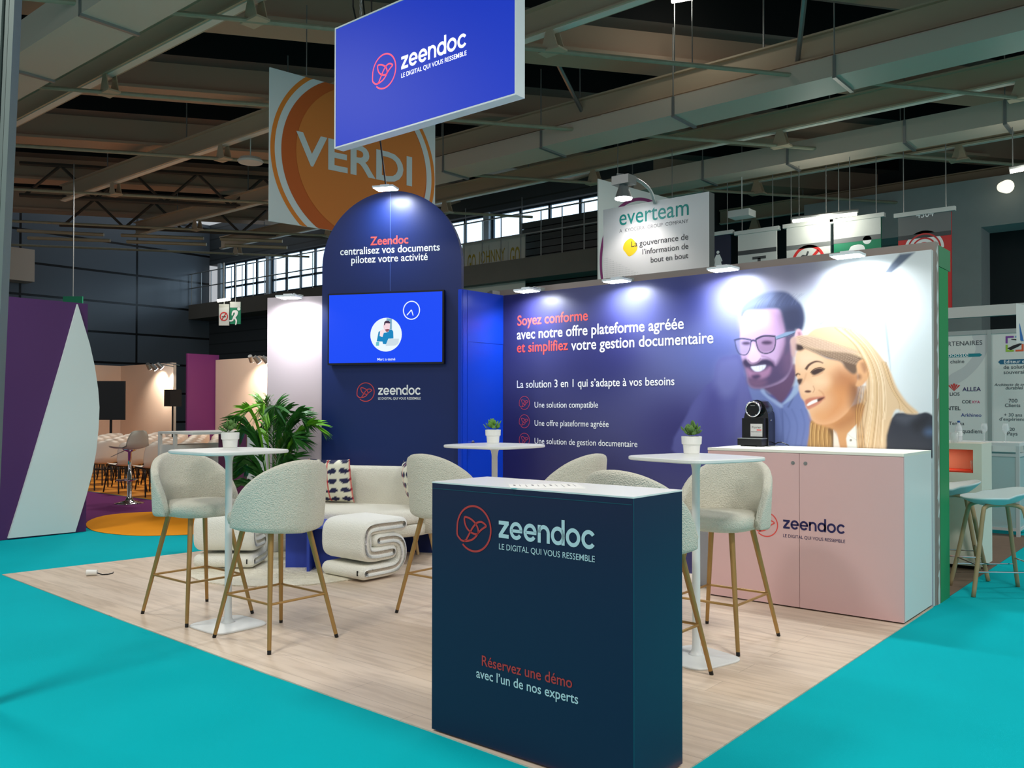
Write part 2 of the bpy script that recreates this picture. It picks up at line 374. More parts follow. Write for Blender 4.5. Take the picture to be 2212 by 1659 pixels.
# ------------------------------------------------------------------ roof
A53 = math.radians(53.2); DV = V((math.cos(A53), math.sin(A53), 0)); PV = V((math.sin(A53), -math.cos(A53), 0))
SL = [-17.4, -14.1, -10.8, -7.6, -4.6, -1.8, 1.1, 4.0, 6.9]     # offsets along PV of the lower tie rods
SL = sorted(SL)
def strip(mb, s0, z0, s1, z1, t0=-22, t1=30):
    P = lambda s, t, z: PV*s + DV*t + V((0, 0, z))
    mb.add([P(s0, t0, z0), P(s1, t0, z1), P(s1, t1, z1), P(s0, t1, z0)], [(0, 1, 2, 3)])
ce = MB()
for a, b in zip(SL[:-1], SL[1:]):
    L = b-a; f = lambda k: a+L*k
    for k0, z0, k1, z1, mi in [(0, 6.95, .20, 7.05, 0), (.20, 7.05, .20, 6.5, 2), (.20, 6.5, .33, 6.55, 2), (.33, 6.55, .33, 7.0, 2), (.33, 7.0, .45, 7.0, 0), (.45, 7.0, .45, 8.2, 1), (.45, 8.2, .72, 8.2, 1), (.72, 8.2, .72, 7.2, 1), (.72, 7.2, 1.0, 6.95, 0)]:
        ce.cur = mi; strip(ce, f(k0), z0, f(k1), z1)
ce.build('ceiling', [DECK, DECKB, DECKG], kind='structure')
def ibeam(mb, x0, x1, y, z, h=.34, w=.17):
    mb.box((x0, y-w/2, z), (x1, y+w/2, z+.025)); mb.box((x0, y-w/2, z+h-.025), (x1, y+w/2, z+h)); mb.box((x0, y-.02, z+.025), (x1, y+.02, z+h-.025))
BEAMY = [-0.9, 1.9, 4.85, 7.4, 10.2, 13.5]
BN = ['nearest', 'second', 'third', 'fourth', 'fifth', 'farthest']
XR = [(-17, 9), (-14.5, 9), (-17, 9), (-17, 9), (-4.3, 9), (-4.3, 9)]
for y, (xa, xb), nm in zip(BEAMY, XR, BN):
    o = thing('roof_beam', '%s of the long beige steel roof beams running parallel to the navy wall' % nm, 'beam', (0, y, 6.0), group='beige roof beams')
    m = MB(); ibeam(m, xa, xb, 0, 0); m.build('girder', BEIGE, o)
    m = MB(); m.box((xa, -.05, -.012), (xb, .05, 0)); m.build('flange_underside', mat('pale_flange', (236, 228, 214), .5), o)  # pale underside of the bottom flange, light from below put into its colour
    g = MB()
    for s in SL:                                    # gusset plates where the tie rods pass under
        # point on the rod line with this y
        t = (y - PV.y*s)/DV.y; x = PV.x*s + DV.x*t
        if xa < x < xb:
            gm = MB()
            for dy in (-.07, .07):
                gm.add([(x-.05, dy, 0), (x+.05, dy, 0), (x+.13, dy, -.24), (x-.13, dy, -.24), (x-.05, dy+.012, 0), (x+.05, dy+.012, 0), (x+.13, dy+.012, -.24), (x-.13, dy+.012, -.24)],
                       [(0, 1, 2, 3), (7, 6, 5, 4), (0, 3, 7, 4), (1, 5, 6, 2), (3, 2, 6, 7), (0, 4, 5, 1)])
            gm.box((x-.16, -.09, -.26), (x+.16, .09, -.235)); gm.build('gusset_plate', BEIGE, o)
    hp = MB()
    for x in np.arange(xa+2.1, xb, 3.1):
        hp.cyl((x, 0, .34), (x, 0, 1.1), .012, n=6)
    hp.build('hanger_rod', STEEL, o)
RODM = mat('weathered_rod', (158, 152, 128), .6, noise=(9, .2))
for i, s in enumerate(SL):
    m = MB(); p = lambda t: PV*s + DV*t + V((0, 0, 5.76))
    te = (9.0+.5990*s)/.8007
    if DV.x*te+PV.x*s > -4.8: te = (14.8+.5990*s)/.8007
    ts = max(-14, (-20.4-PV.x*s)/DV.x)
    m.cyl(p(ts), p(te), .030, n=8)
    o = m.build('tie_rod', RODM); tag(o, 'thin steel tie rod passing diagonally under the beige roof beams', 'rod', 'roof tie rods')
    # upper purlin channel beside every rod
    m = MB(); q = lambda t, ds, z: PV*(s+ds) + DV*t + V((0, 0, z))
    for ds, z, h in ((.75, 6.55, .16), (1.05, 6.5, .05)):
        m.add([q(ts+1, ds, z), q(te-1.2, ds, z), q(te-1.2, ds+.12, z), q(ts+1, ds+.12, z), q(ts+1, ds, z+h), q(te-1.2, ds, z+h), q(te-1.2, ds+.12, z+h), q(ts+1, ds+.12, z+h)],
              [(3, 2, 1, 0), (4, 5, 6, 7), (0, 1, 5, 4), (1, 2, 6, 5), (2, 3, 7, 6), (3, 0, 4, 7)])
    tag(m.build('roof_purlin', DECKG), 'tan roof purlin seen above the diagonal tie rods', 'purlin', 'roof purlins')
# diagonal braces rising from beams to the roof
def brace(a, b, label):
    m = MB(); m.cyl(a, b, .035, n=6); tag(m.build('roof_brace', STEEL), label, 'brace')
brace(hy(1190, 108, 4.85-.9), V((0, 0, 0))+hy(1257, 240, 4.85), 'slanted galvanised brace right of the hanging blue sign')
brace(hy(1722, 138, 4.85), hy(1742, -40, 4.0), 'upright galvanised brace meeting the roof beam at the top of the picture')
# ducts
def duct(x0, x1, y0, y1, z, h, label, bands):
    o = thing('air_duct', label, 'duct', (0, 0, z))
    m = MB(); m.box((x0, y0, 0), (x1, y1, h)); m.build('casing', DUCT, o)
    for x in bands:
        m = MB(); m.box((x-.025, y0-.015, -.03), (x+.025, y1+.015, 0)); m.box((x-.02, y0-.015, 0), (x+.02, y0, h)); m.cyl((x, y0-.008, h), (x, y0-.008, h+1.0), .01, n=6); m.build('hanger', STEEL, o)
duct(-9, 9, 4.48, 5.12, 5.6, .26, 'large galvanised air duct behind the third roof beam', [-5.2, -3.0, -.6, 1.7, 4.0])
duct(-4.2, 9, 7.9, 8.44, 5.6, .34, 'galvanised air duct behind the fourth roof beam above the round white signs', [-3.4, -1.9, -.3, 1.6, 3.0])
duct(-16, 2.0, -2.40, -1.77, 5.6, .38, 'wide galvanised air duct at the upper left of the picture', [-8.4, -6.1, -3.9])
# lattice trusses and unlit strip lights in the far left roof zone
for i, (s, z) in enumerate([(-12.6, 6.05), (-15.8, 6.05)]):
    o = thing('lattice_truss', ['nearer', 'farther'][i]+' dark lattice truss crossing the far left roof zone', 'truss')
    p = lambda t, zz: PV*s + DV*t + V((0, 0, zz))
    DST = mat('dark_steel', (78, 68, 60), .7)
    for zz in (z, z+.7):
        m = MB(); m.cyl(p(-8, zz), p(-.6, zz), .05, n=6); m.build('chord', DST, o)
    m = MB()
    for k in range(5):
        t = -7.9+k*1.44; m.cyl(p(t, z), p(t+.72, z+.7), .035, n=5); m.cyl(p(t+.72, z+.7), p(t+1.44, z), .035, n=5)
    m.build('web', DST, o)
m0 = mat('unlit_strip', (190, 172, 140), .5)
for i, (pa, pb) in enumerate([((38, 498), (224, 507)), ((60, 514), (238, 520)), ((262, 508), (440, 515)), ((274, 522), (446, 528)), ((476, 516), (610, 521)), ((486, 530), (620, 535))]):
    a = CAM+ray(*pa)*23.0; b = CAM+ray(*pb)*23.0
    m = MB(); m.cyl(a, b, .045, n=6); tag(m.build('strip_light', m0), 'unlit strip light in the rows under the far left roof', 'lamp', 'unlit strip lights')

# ================================================================== CORNER STAND: navy picture wall
E_UX, E_UZ = V((1, 0, 0)), V((0, 0, 1))
WX, WZ = 3.93, 2.50
def paint_wall():
    xs = np.concatenate([np.arange(0, 1.9, .02), np.arange(1.9, WX, .006), [WX]])
    zs = np.concatenate([np.arange(0, .94, .02), np.arange(.94, WZ, .006), [WZ]])
    X, Z = np.meshgrid(xs, zs); P = np.stack([X.ravel(), np.zeros(X.size), Z.ravel()], 1) - np.array(CAM)
    d = P @ np.array(fwd); px = 1106+FOC*(P @ np.array(RX))/d; py = 829.5+SH-FOC*(P @ np.array(UX))/d
    L1 = lambda c: np.array([lin(v) for v in c])
    # background of the print: colour control points
    cp = [((1090, 640), (40, 40, 92)), ((1300, 760), (38, 40, 98)), ((1090, 1000), (36, 34, 84)), ((1480, 940), (48, 46, 108)), ((1300, 1100), (36, 34, 84)),
          ((1480, 650), (52, 58, 124)), ((1540, 760), (84, 94, 156)), ((1560, 600), (84, 84, 140)), ((1570, 900), (70, 70, 136)), ((1600, 640), (118, 124, 172)), ((1690, 590), (134, 130, 152)),
          ((1750, 590), (150, 150, 168)), ((1790, 650), (196, 206, 214)), ((1850, 610), (222, 228, 232)), ((1900, 700), (232, 240, 242)), ((2000, 560), (206, 210, 210)),
          ((2000, 760), (206, 214, 216)), ((1860, 800), (226, 234, 238)), ((2000, 940), (200, 208, 212)), ((1780, 720), (214, 222, 228)), ((1500, 1200), (52, 50, 108))]
    num = np.zeros((px.size, 3)); den = np.zeros(px.size)
    for (cx, cy), c in cp:
        w = 1/(((px-cx)**2+(py-cy)**2)/900+1)**1.7; num += w[:, None]*L1(c); den += w
    col = num/den[:, None]
    rs = np.random.RandomState(3)
    def poly(pts, c, soft=2.0, op=1.0, k=4, sm=True):
        nonlocal col
        if sm: pts = smooth_poly(pts, k)
        q = np.array(pts, float); lo = q.min(0)-soft*2; hi = q.max(0)+soft*2
        m = np.nonzero((px > lo[0]) & (px < hi[0]) & (py > lo[1]) & (py < hi[1]))[0]
        if not len(m): return
        x, y = px[m], py[m]; ins = np.zeros(len(m), bool); dd = np.full(len(m), 1e9)
        for (x0, y0), (x1, y1) in zip(q, np.roll(q, -1, 0)):
            cr = ((y0 > y) != (y1 > y)); 
            with np.errstate(divide='ignore', invalid='ignore'): xi = (x1-x0)*(y-y0)/(y1-y0+1e-12)+x0
            ins ^= cr & (x < xi)
            ex, ey = x1-x0, y1-y0; t = np.clip(((x-x0)*ex+(y-y0)*ey)/(ex*ex+ey*ey+1e-9), 0, 1)
            dd = np.minimum(dd, (x-x0-t*ex)**2+(y-y0-t*ey)**2)
        sd = np.sqrt(dd)*np.where(ins, 1, -1); a = np.clip(.5+sd/(2*soft), 0, 1); a = a*a*(3-2*a)*op
        col[m] = col[m]*(1-a[:, None])+L1(c)*a[:, None]
    def line(pts, w, c, soft=1.0, op=1.0):
        nonlocal col
        q = smooth_poly(pts, 6, False); n = len(q)
        wd = w if isinstance(w, (list, tuple)) else [w, w]
        L, R = [], []
        for i in range(n):
            a = np.array(q[max(i-1, 0)]); b = np.array(q[min(i+1, n-1)]); t = (b-a)/(np.linalg.norm(b-a)+1e-9); nn = np.array((-t[1], t[0]))
            ww = wd[0]+(wd[-1]-wd[0])*i/(n-1); L.append(tuple(np.array(q[i])+nn*ww/2)); R.append(tuple(np.array(q[i])-nn*ww/2))
        poly(L+R[::-1], c, soft, op, sm=False)
    lineZ = lambda pts, w, c, soft=1.0, op=1.0: line(pts, [v/5.7 for v in w] if isinstance(w, list) else w/5.7, c, soft*.6, op)
    A = lambda pts: [(1540+a/5.923, 600+b/5.923) for a, b in pts]
    B = lambda pts: [(1700+a/5.53, 680+b/5.53) for a, b in pts]
    el = lambda f, cx, cy, rx, ry: f(ellipse(cx, cy, rx, ry, 16))
    # window structure behind the pair
    poly([(1944, 549), (1976, 545), (1926, 590), (1908, 590)], (84, 96, 116), 3.5, sm=False)
    line([(1908, 592), (1850, 640), (1770, 702)], [5, 3], (120, 136, 150), 2.5, .8)
    poly([(1908, 640), (1914, 640), (1924, 800), (1908, 700)], (158, 174, 186), 3, .9, sm=False)
    line([(1822, 655), (1824, 720)], 5, (186, 198, 208), 2.5, .7)
    poly([(1752, 690), (1790, 640), (1800, 650), (1765, 720)], (164, 178, 192), 9, .7)
    poly([(1690, 560), (1760, 560), (1760, 620), (1700, 620)], (120, 116, 140), 22, .5)
    # --- man: jacket, shirt, neck, head
    poly(A([(-420, 2300), (-330, 1750), (-120, 1420), (10, 1290), (40, 1120), (110, 1025), (220, 1005), (350, 1010), (430, 1330), (700, 1500), (1100, 1380), (1180, 1659), (1300, 2300)]), (80, 82, 146), 4)
    poly(A([(20, 1290), (45, 1110), (120, 1030), (340, 1015), (390, 1250), (250, 1500), (60, 1500)]), (108, 112, 170), 14, .7)
    poly(A([(-300, 2300), (-100, 1600), (40, 1420), (120, 1700), (150, 2300)]), (64, 62, 130), 16, .7)
    poly(A([(330, 1380), (420, 1300), (480, 1500), (560, 2300), (300, 2300)]), (96, 98, 158), 8, .8)
    poly(A([(430, 1300), (560, 1400), (700, 1490), (870, 1605), (1090, 1370), (1120, 1440), (1300, 2300), (640, 2300), (540, 1700)]), (104, 118, 172), 3)
    lineZ(A([(620, 1420), (760, 1540), (880, 1640), (900, 2300)]), [20, 10], (70, 82, 132), 3, .7)
    lineZ(A([(1090, 1400), (1020, 1550), (960, 1660)]), [10, 26], (72, 84, 130), 3, .7)
    for i in range(7):
        xx = 640+i*95; lineZ(A([(xx+rs.randint(-30, 30), 1680), (xx+60, 1900), (xx+rs.randint(-60, 60), 2280)]), 16, (84, 96, 150), 5, .6)
    poly(A([(610, 1420), (650, 1410), (700, 1500), (880, 1610), (860, 1660), (640, 1490)]), (150, 168, 206), 3, .8)
    poly(A([(1050, 1320), (1090, 1330), (1100, 1440), (1000, 1560), (890, 1620), (1000, 1480)]), (150, 170, 200), 3, .8)
    poly(A([(560, 1300), (1040, 1100), (1060, 1260), (1000, 1430), (880, 1595), (780, 1520), (640, 1405)]), (92, 66, 98), 4)
    face = [(375, 500), (430, 425), (600, 405), (830, 395), (920, 520), (960, 690), (1010, 900), (1015, 1100), (990, 1200), (900, 1320), (700, 1400), (520, 1410), (450, 1340), (430, 1200), (390, 1100), (350, 950), (345, 800), (355, 620)]
    poly(A(face), (184, 154, 192), 3)
    poly(A([(700, 420), (850, 420), (930, 640), (1000, 900), (980, 1100), (860, 1050), (850, 800), (780, 600)]), (160, 126, 162), 18, .8)
    poly(A([(400, 470), (560, 430), (700, 440), (700, 600), (480, 640), (380, 640)]), (206, 180, 212), 16, .6)
    beard = [(385, 1060), (440, 1040), (500, 1100), (640, 1050), (770, 1070), (800, 1110), (860, 1020), (930, 880), (990, 860), (1015, 1000), (1010, 1130), (960, 1250), (830, 1350), (640, 1412), (500, 1402), (445, 1330), (428, 1210), (392, 1130)]
    poly(A(beard), (80, 64, 100), 7)
    poly(A([(900, 900), (1000, 800), (1020, 950), (1010, 1180), (900, 1200)]), (112, 84, 116), 14, .6)
    poly(A([(435, 1160), (520, 1200), (650, 1185), (735, 1140), (725, 1230), (640, 1290), (540, 1300), (455, 1260)]), (158, 116, 152), 6)
    poly(A([(450, 1320), (560, 1300), (680, 1320), (640, 1390), (520, 1400)]), (116, 84, 116), 9, .8)
    poly(A([(485, 1130), (570, 1120), (670, 1105), (665, 1155), (600, 1198), (530, 1192)]), (212, 212, 232), 2)
    lineZ(A([(478, 1128), (570, 1118), (690, 1100)]), 10, (70, 46, 74), 1.5, .8)
    for xx in (525, 560, 595, 630): lineZ(A([(xx, 1122), (xx+3, 1180)]), 3, (160, 158, 184), 1, .6)
    poly(A([(500, 1250), (580, 1235), (610, 1265), (560, 1300), (510, 1290)]), (70, 54, 90), 5)
    poly(A([(385, 1085), (430, 1045), (500, 1100), (600, 1060), (690, 1045), (765, 1085), (785, 1140), (700, 1115), (600, 1112), (490, 1130), (420, 1135)]), (56, 46, 78), 4)
    poly(A([(505, 850), (560, 900), (605, 975), (612, 1030), (560, 1080), (490, 1092), (440, 1040), (450, 990)]), (212, 182, 210), 5)
    lineZ(A([(450, 1050), (500, 1092), (570, 1078), (612, 1030)]), 12, (120, 84, 118), 3, .8)
    lineZ(A([(620, 1000), (720, 1030), (800, 1120)]), [8, 14], (130, 96, 134), 4, .7)
    hair = [(372, 500), (368, 420), (420, 330), (540, 250), (700, 190), (850, 170), (960, 190), (1060, 270), (1130, 340), (1168, 450), (1172, 560), (1140, 675), (1060, 660), (1050, 740), (960, 800), (930, 690), (900, 540), (870, 430), (800, 395), (600, 405), (440, 420)]
    poly(A(hair), (62, 70, 104), 5)
    poly(A([(370, 430), (440, 330), (620, 230), (760, 200), (740, 330), (520, 390)]), (118, 132, 172), 20, .75)
    poly(A([(860, 430), (1100, 380), (1160, 560), (1060, 680), (950, 700)]), (42, 44, 70), 12, .8)
    for i in range(26):
        a = rs.uniform(0, 1); x0 = 430+a*640; y0 = 400-a*60
        lineZ(A([(x0, y0), (x0+40, y0-80), (x0+110, y0-130-30*math.sin(a*3))]), [5, 2], [(96, 104, 138), (48, 52, 80)][i % 2], 2, .5)
    poly(A([(935, 690), (1040, 690), (1000, 800), (985, 900), (930, 980), (920, 850)]), (84, 72, 102), 6)
    poly(A([(1060, 690), (1095, 655), (1140, 690), (1155, 750), (1100, 800), (1050, 770)]), (214, 166, 182), 2.5)
    poly(A([(1085, 700), (1115, 695), (1125, 740), (1095, 750)]), (150, 104, 124), 3, .8)
    # glasses
    poly(A([(560, 790), (640, 755), (785, 760), (795, 830), (765, 925), (680, 955), (605, 940), (565, 880)]), (128, 98, 134), 4, .7)
    poly(A([(295, 810), (370, 795), (475, 800), (465, 900), (420, 970), (350, 965), (310, 890)]), (150, 140, 178), 4, .6)
    poly(el(A, 425, 838, 52, 22), (66, 52, 84), 4); poly(el(A, 690, 830, 66, 26), (64, 46, 76), 4)
    lineZ(A([(270, 800), (370, 778), (490, 795)]), 20, (58, 62, 96), 2); lineZ(A([(545, 790), (650, 745), (800, 750)]), 24, (50, 46, 74), 2)
    lineZ(A([(280, 800), (300, 900), (340, 972), (420, 985), (468, 920), (490, 800)]), 13, (66, 72, 108), 1.5)
    lineZ(A([(548, 790), (570, 890), (610, 950), (690, 968), (770, 930), (800, 840), (798, 750)]), 15, (52, 50, 78), 1.5)
    lineZ(A([(485, 812), (515, 800), (552, 812)]), 24, (58, 58, 90), 2)
    poly(A([(800, 752), (940, 695), (1055, 680), (1052, 708), (940, 752), (812, 792)]), (120, 142, 172), 1.5, sm=False)
    lineZ(A([(810, 790), (940, 748), (1050, 702)]), 9, (48, 56, 84), 1.5)
    # --- woman
    poly(B([(1150, 1660), (1185, 1330), (1270, 1215), (1330, 1172), (1560, 1182), (1660, 1165), (1740, 1205), (1790, 1300), (1800, 1700)]), (42, 46, 58), 2.5)
    poly(B([(1280, 1230), (1400, 1180), (1560, 1200), (1420, 1300)]), (74, 78, 90), 12, .7); poly(B([(1500, 1300), (1620, 1220), (1700, 1230), (1560, 1400)]), (26, 28, 36), 12, .8)
    poly(el(B, 1710, 1400, 55, 35), (78, 102, 138), 12, .8)
    poly(B([(262, 1660), (264, 1420), (292, 1260), (420, 1290), (560, 1330), (570, 1660)]), (166, 124, 72), 3)
    for i in range(16):
        x0 = 290+i*17; lineZ(B([(x0, 1290+rs.randint(0, 30)), (x0-10+rs.randint(-8, 8), 1440), (x0-14+rs.randint(-16, 16), 1640)]), [9, 6], [(216, 178, 120), (104, 70, 36), (190, 150, 92)][i % 3], 1.6, .8)
    poly(B([(470, 1300), (550, 1320), (560, 1500), (600, 1660), (545, 1660), (520, 1450)]), (58, 40, 28), 5, .85)
    top = [(60, 290), (230, 235), (330, 170), (480, 132), (650, 128), (800, 170), (920, 250), (1050, 400), (1140, 520), (1225, 650), (1310, 860), (1430, 1040), (1570, 1172), (1440, 1182), (1310, 1130), (1250, 1240), (1190, 1440), (1150, 1660), (830, 1660), (830, 1320), (900, 1000), (940, 800), (820, 700), (640, 560), (300, 430), (100, 420)]
    poly(B(top), (212, 182, 146), 3.5)
    poly(B([(430, 1290), (900, 1050), (860, 1320), (790, 1420), (745, 1660), (640, 1660), (600, 1450), (555, 1370)]), (196, 144, 98), 3)
    poly(B([(560, 1290), (860, 1080), (850, 1250), (640, 1360)]), (164, 108, 66), 14, .8)
    poly(B([(832, 1308), (842, 1660), (730, 1660), (708, 1480), (722, 1420)]), (226, 226, 218), 2, sm=False); poly(B([(556, 1375), (605, 1470), (650, 1660), (556, 1660)]), (226, 212, 200), 2, sm=False)
    lineZ(B([(722, 1420), (770, 1460), (836, 1500)]), 6, (170, 166, 156), 2, .7); poly(el(B, 762, 1498, 14, 13), (110, 104, 92), 1.5)
    fc = [(103, 500), (130, 430), (205, 395), (330, 440), (470, 515), (640, 555), (760, 680), (835, 700), (840, 850), (810, 1000), (720, 1165), (560, 1285), (400, 1312), (305, 1262), (275, 1185), (245, 1115), (212, 1042), (165, 980), (145, 880), (155, 820), (132, 780), (103, 700)]
    poly(B(fc), (222, 176, 138), 2.5)
    poly(B([(560, 760), (840, 720), (830, 950), (700, 1170), (500, 1290), (380, 1240), (500, 1050), (480, 900)]), (202, 136, 84), 28, .9)
    poly(B([(620, 640), (790, 700), (830, 760), (800, 900), (640, 850), (560, 760)]), (168, 108, 70), 24, .8)
    poly(B([(760, 860), (850, 850), (900, 1000), (860, 1120), (760, 1090)]), (120, 76, 52), 14, .8)
    poly(B([(120, 480), (260, 430), (420, 530), (330, 580), (160, 640)]), (232, 196, 168), 18, .8)
    poly(el(B, 390, 800, 100, 60), (238, 200, 164), 18, .8); poly(el(B, 400, 1200, 90, 60), (212, 154, 104), 16, .7)
    poly(B([(155, 820), (230, 790), (310, 850), (325, 910), (260, 950), (175, 930), (146, 880)]), (232, 190, 156), 6, .8)
    lineZ(B([(232, 700), (205, 780), (170, 830)]), [8, 14], (196, 140, 108), 6, .7)
    poly(el(B, 250, 916, 38, 15), (92, 52, 42), 2); lineZ(B([(310, 930), (328, 890), (312, 850)]), 8, (176, 116, 84), 3, .8)
    lineZ(B([(380, 900), (430, 940), (450, 1010)]), [6, 10], (188, 122, 82), 5, .7)
    lineZ(B([(224, 655), (262, 600), (330, 562), (385, 560), (432, 578)]), [34, 12], (84, 58, 48), 2.5); lineZ(B([(104, 728), (128, 704), (158, 716)]), [26, 12], (84, 58, 48), 2.5)
    poly(B([(285, 690), (320, 655), (380, 636), (450, 650), (405, 688), (325, 722)]), (64, 46, 42), 2.5); lineZ(B([(280, 690), (330, 645), (400, 630), (455, 648)]), 9, (44, 30, 28), 1.5)
    lineZ(B([(300, 735), (360, 725), (430, 690)]), 8, (190, 134, 104), 3, .8)
    poly(B([(122, 775), (182, 765), (172, 812), (145, 835)]), (70, 46, 42), 2.5)
    poly(B([(212, 1035), (250, 1000), (310, 985), (442, 975), (443, 1000), (380, 1065), (300, 1110), (245, 1125)]), (190, 118, 98), 3)
    poly(B([(243, 1068), (300, 1028), (370, 1008), (395, 1020), (310, 1062), (250, 1088)]), (240, 234, 228), 1.8); poly(B([(365, 1005), (442, 984), (425, 1010), (372, 1040)]), (88, 48, 42), 2)
    lineZ(B([(245, 1118), (310, 1090), (400, 1040)]), 14, (204, 134, 110), 3, .8)
    band = [(90, 345), (150, 345), (300, 400), (470, 425), (700, 445), (910, 530), (850, 590), (830, 690), (780, 705), (700, 640), (640, 560), (480, 520), (330, 450), (205, 400), (115, 425)]
    poly(B(band), (104, 82, 68), 4)
    poly(B([(95, 355), (160, 350), (205, 400), (160, 430), (110, 410)]), (58, 42, 42), 4)
    poly(B([(58, 292), (200, 252), (400, 285), (600, 365), (830, 450), (700, 450), (470, 425), (300, 388), (100, 338)]), (198, 168, 148), 4)
    poly(B([(45, 300), (100, 265), (112, 340), (98, 490), (55, 470)]), (186, 152, 150), 4, .9)
    for i in range(30):
        a = i/29.0; y0 = 250+a*150
        lineZ(B([(110+a*90, y0), (350, y0+30+a*30), (620, y0+100+a*40), (860+rs.randint(-20, 20), y0+190+a*20)]), [6, 3], [(222, 194, 166), (128, 100, 80), (170, 140, 116)][i % 3], 1.8, .55)
    poly(B([(830, 600), (875, 540), (945, 540), (988, 640), (985, 720), (940, 800), (880, 852), (820, 842), (858, 740), (840, 660)]), (212, 160, 116), 2.5)
    poly(B([(880, 580), (930, 570), (955, 640), (930, 690), (900, 650)]), (160, 112, 82), 5, .8); poly(el(B, 862, 742, 26, 30), (130, 84, 58), 5, .8)
    for i in range(46):
        a = rs.uniform(0, 1); x0 = 560+a*260; c = [(236, 210, 176), (168, 126, 78), (222, 188, 140), (190, 150, 100), (244, 224, 196)][i % 5]
        xe = 850+a*330+rs.uniform(-20, 20); ye = 1630 if a < .85 else 1250
        lineZ(B([(x0, 150+a*40), (820+a*200, 380+a*40), (960+a*190, 700), (960+a*230, 1050), (xe, ye)]), [8, 7], c, 1.8, .55)
    for i in range(16):
        a = rs.uniform(0, 1); lineZ(B([(1130+a*60, 560), (1230+a*50, 860), (1330+a*60, 1040), (1330+a*230, 1175)]), [7, 4], [(206, 168, 120), (150, 108, 66), (228, 198, 156)][i % 3], 2, .6)
    for i in range(10):
        a = i/9.0; lineZ(B([(880+a*60, 850), (840+a*110, 1020), (820+a*80, 1200), (840+a*100, 1620)]), [6, 8], [(120, 80, 42), (206, 160, 96), (160, 112, 60)][i % 3], 2, .65)
    for i in range(12):
        a = i/11.0; lineZ(B([(230+a*20, 240), (290+a*40, 170-a*20), (380+a*60, 110+a*30)]), [3, 1.5], (226, 206, 190), 1.2, .5)
    return xs, zs, col
xs_, zs_, col_ = paint_wall()
nw = thing('picture_wall', 'long navy partition wall printed with slogans and a smiling couple', 'wall', (0, 0, 0))
nx_, nz_ = len(xs_), len(zs_)
me = bpy.data.meshes.new('printed_fabric')
vv = np.zeros((nx_*nz_, 3)); vv[:, 0] = np.tile(xs_, nz_); vv[:, 2] = np.repeat(zs_, nx_)
ii = (np.arange(nz_-1)[:, None]*nx_+np.arange(nx_-1)[None, :]).ravel()
fq = np.stack([ii, ii+1, ii+1+nx_, ii+nx_], 1)
me.vertices.add(len(vv)); me.vertices.foreach_set('co', vv.ravel()); me.loops.add(fq.size); me.loops.foreach_set('vertex_index', fq.ravel().astype(np.int32))
me.polygons.add(len(fq)); me.polygons.foreach_set('loop_start', np.arange(0, fq.size, 4, dtype=np.int32)); me.polygons.foreach_set('loop_total', np.full(len(fq), 4, np.int32))
me.update(calc_edges=True)
ca = me.color_attributes.new('print', 'FLOAT_COLOR', 'POINT'); ca.data.foreach_set('color', np.concatenate([col_, np.ones((len(col_), 1))], 1).astype(np.float32).ravel())
me.materials.append(mat_attr('couple_print', .40, .5)); o = bpy.data.objects.new('printed_fabric', me); COL.objects.link(o); o.parent = nw
m = MB(); m.box((0, .001, 0.004), (WX, .05, WZ)); m.build('frame', mat('panel_edge', (205, 208, 205), .5), nw)
fw = Frame((0, 0, 0), E_UX, E_UZ, .002)
m = MB(); text_px(m, fw, 'Soyez conforme', (1118, 703), (1270, 692), .022, 1.08); text_px(m, fw, 'et simplifiez', (1117, 761), (1227, 756), .022, 1.08); m.build('coral_lettering', RED, nw)
m = MB(); text_px(m, fw, 'avec notre offre plateforme agréée', (1117, 731.5), (1477, 712), .022, 1.08); text_px(m, fw, 'votre gestion documentaire', (1234, 755.5), (1541, 742), .022, 1.08)
text_px(m, fw, 'La solution 3 en 1 qui s’adapte à vos besoins', (1117, 837), (1457, 833), .014, 1.08)
text_px(m, fw, 'Une solution compatible', (1155, 881), (1292, 880), .004, 1.08); text_px(m, fw, 'Une offre plateforme agréée', (1155, 920), (1315, 922), .004, 1.08); text_px(m, fw, 'Une solution de gestion documentaire', (1155, 958), (1377, 966), .004, 1.08)
m.build('white_lettering', WHT_P, nw)
for z in (1.436, 1.258, 1.080):
    m = MB(); bird(m, fw, .269, z, .066, .8); m.build('bird_emblem', mat('coral_emblem', (214, 74, 88), .5), nw)

# raw back of the neighbouring stand and its green side
m = MB(); m.box((-.3, .06, 0), (3.93, .10, 2.50)); m.box((-.3, .10, 0), (3.935, .175, 2.572))
tag(m.build('raw_partition', mat('raw_taupe_board', (150, 138, 130), .8)), 'bare taupe board showing as a narrow band above the navy picture wall', 'wall')
gw = thing('green_wall', 'end of a green partition wall right behind the pale picture wall edge', 'wall', (0, 0, 0))
m = MB(); m.box((-.3, .18, 0), (3.937, .43, 2.40)); m.build('lower_panel', mat('green_print', (36, 146, 84), .5), gw)
m = MB(); m.box((-.3, .18, 2.405), (3.937, .50, 2.556)); m.build('upper_panel', mat('green_fascia', (70, 138, 96), .5), gw)
m = MB()
rr = random.Random(5)
ringz = [i*.05 for i in range(52)]
m.rings([[(3.930+rr.uniform(-.001, .005), .105, z), (3.936+rr.uniform(-.002, .003), .15, z), (3.93, .175, z), (3.92, .10, z)] for z in ringz])
tag(m.build('plastic_film', mat('crumpled_film', (206, 212, 208), .35)), 'crumpled strip of white protective film between picture wall and green wall', 'film')

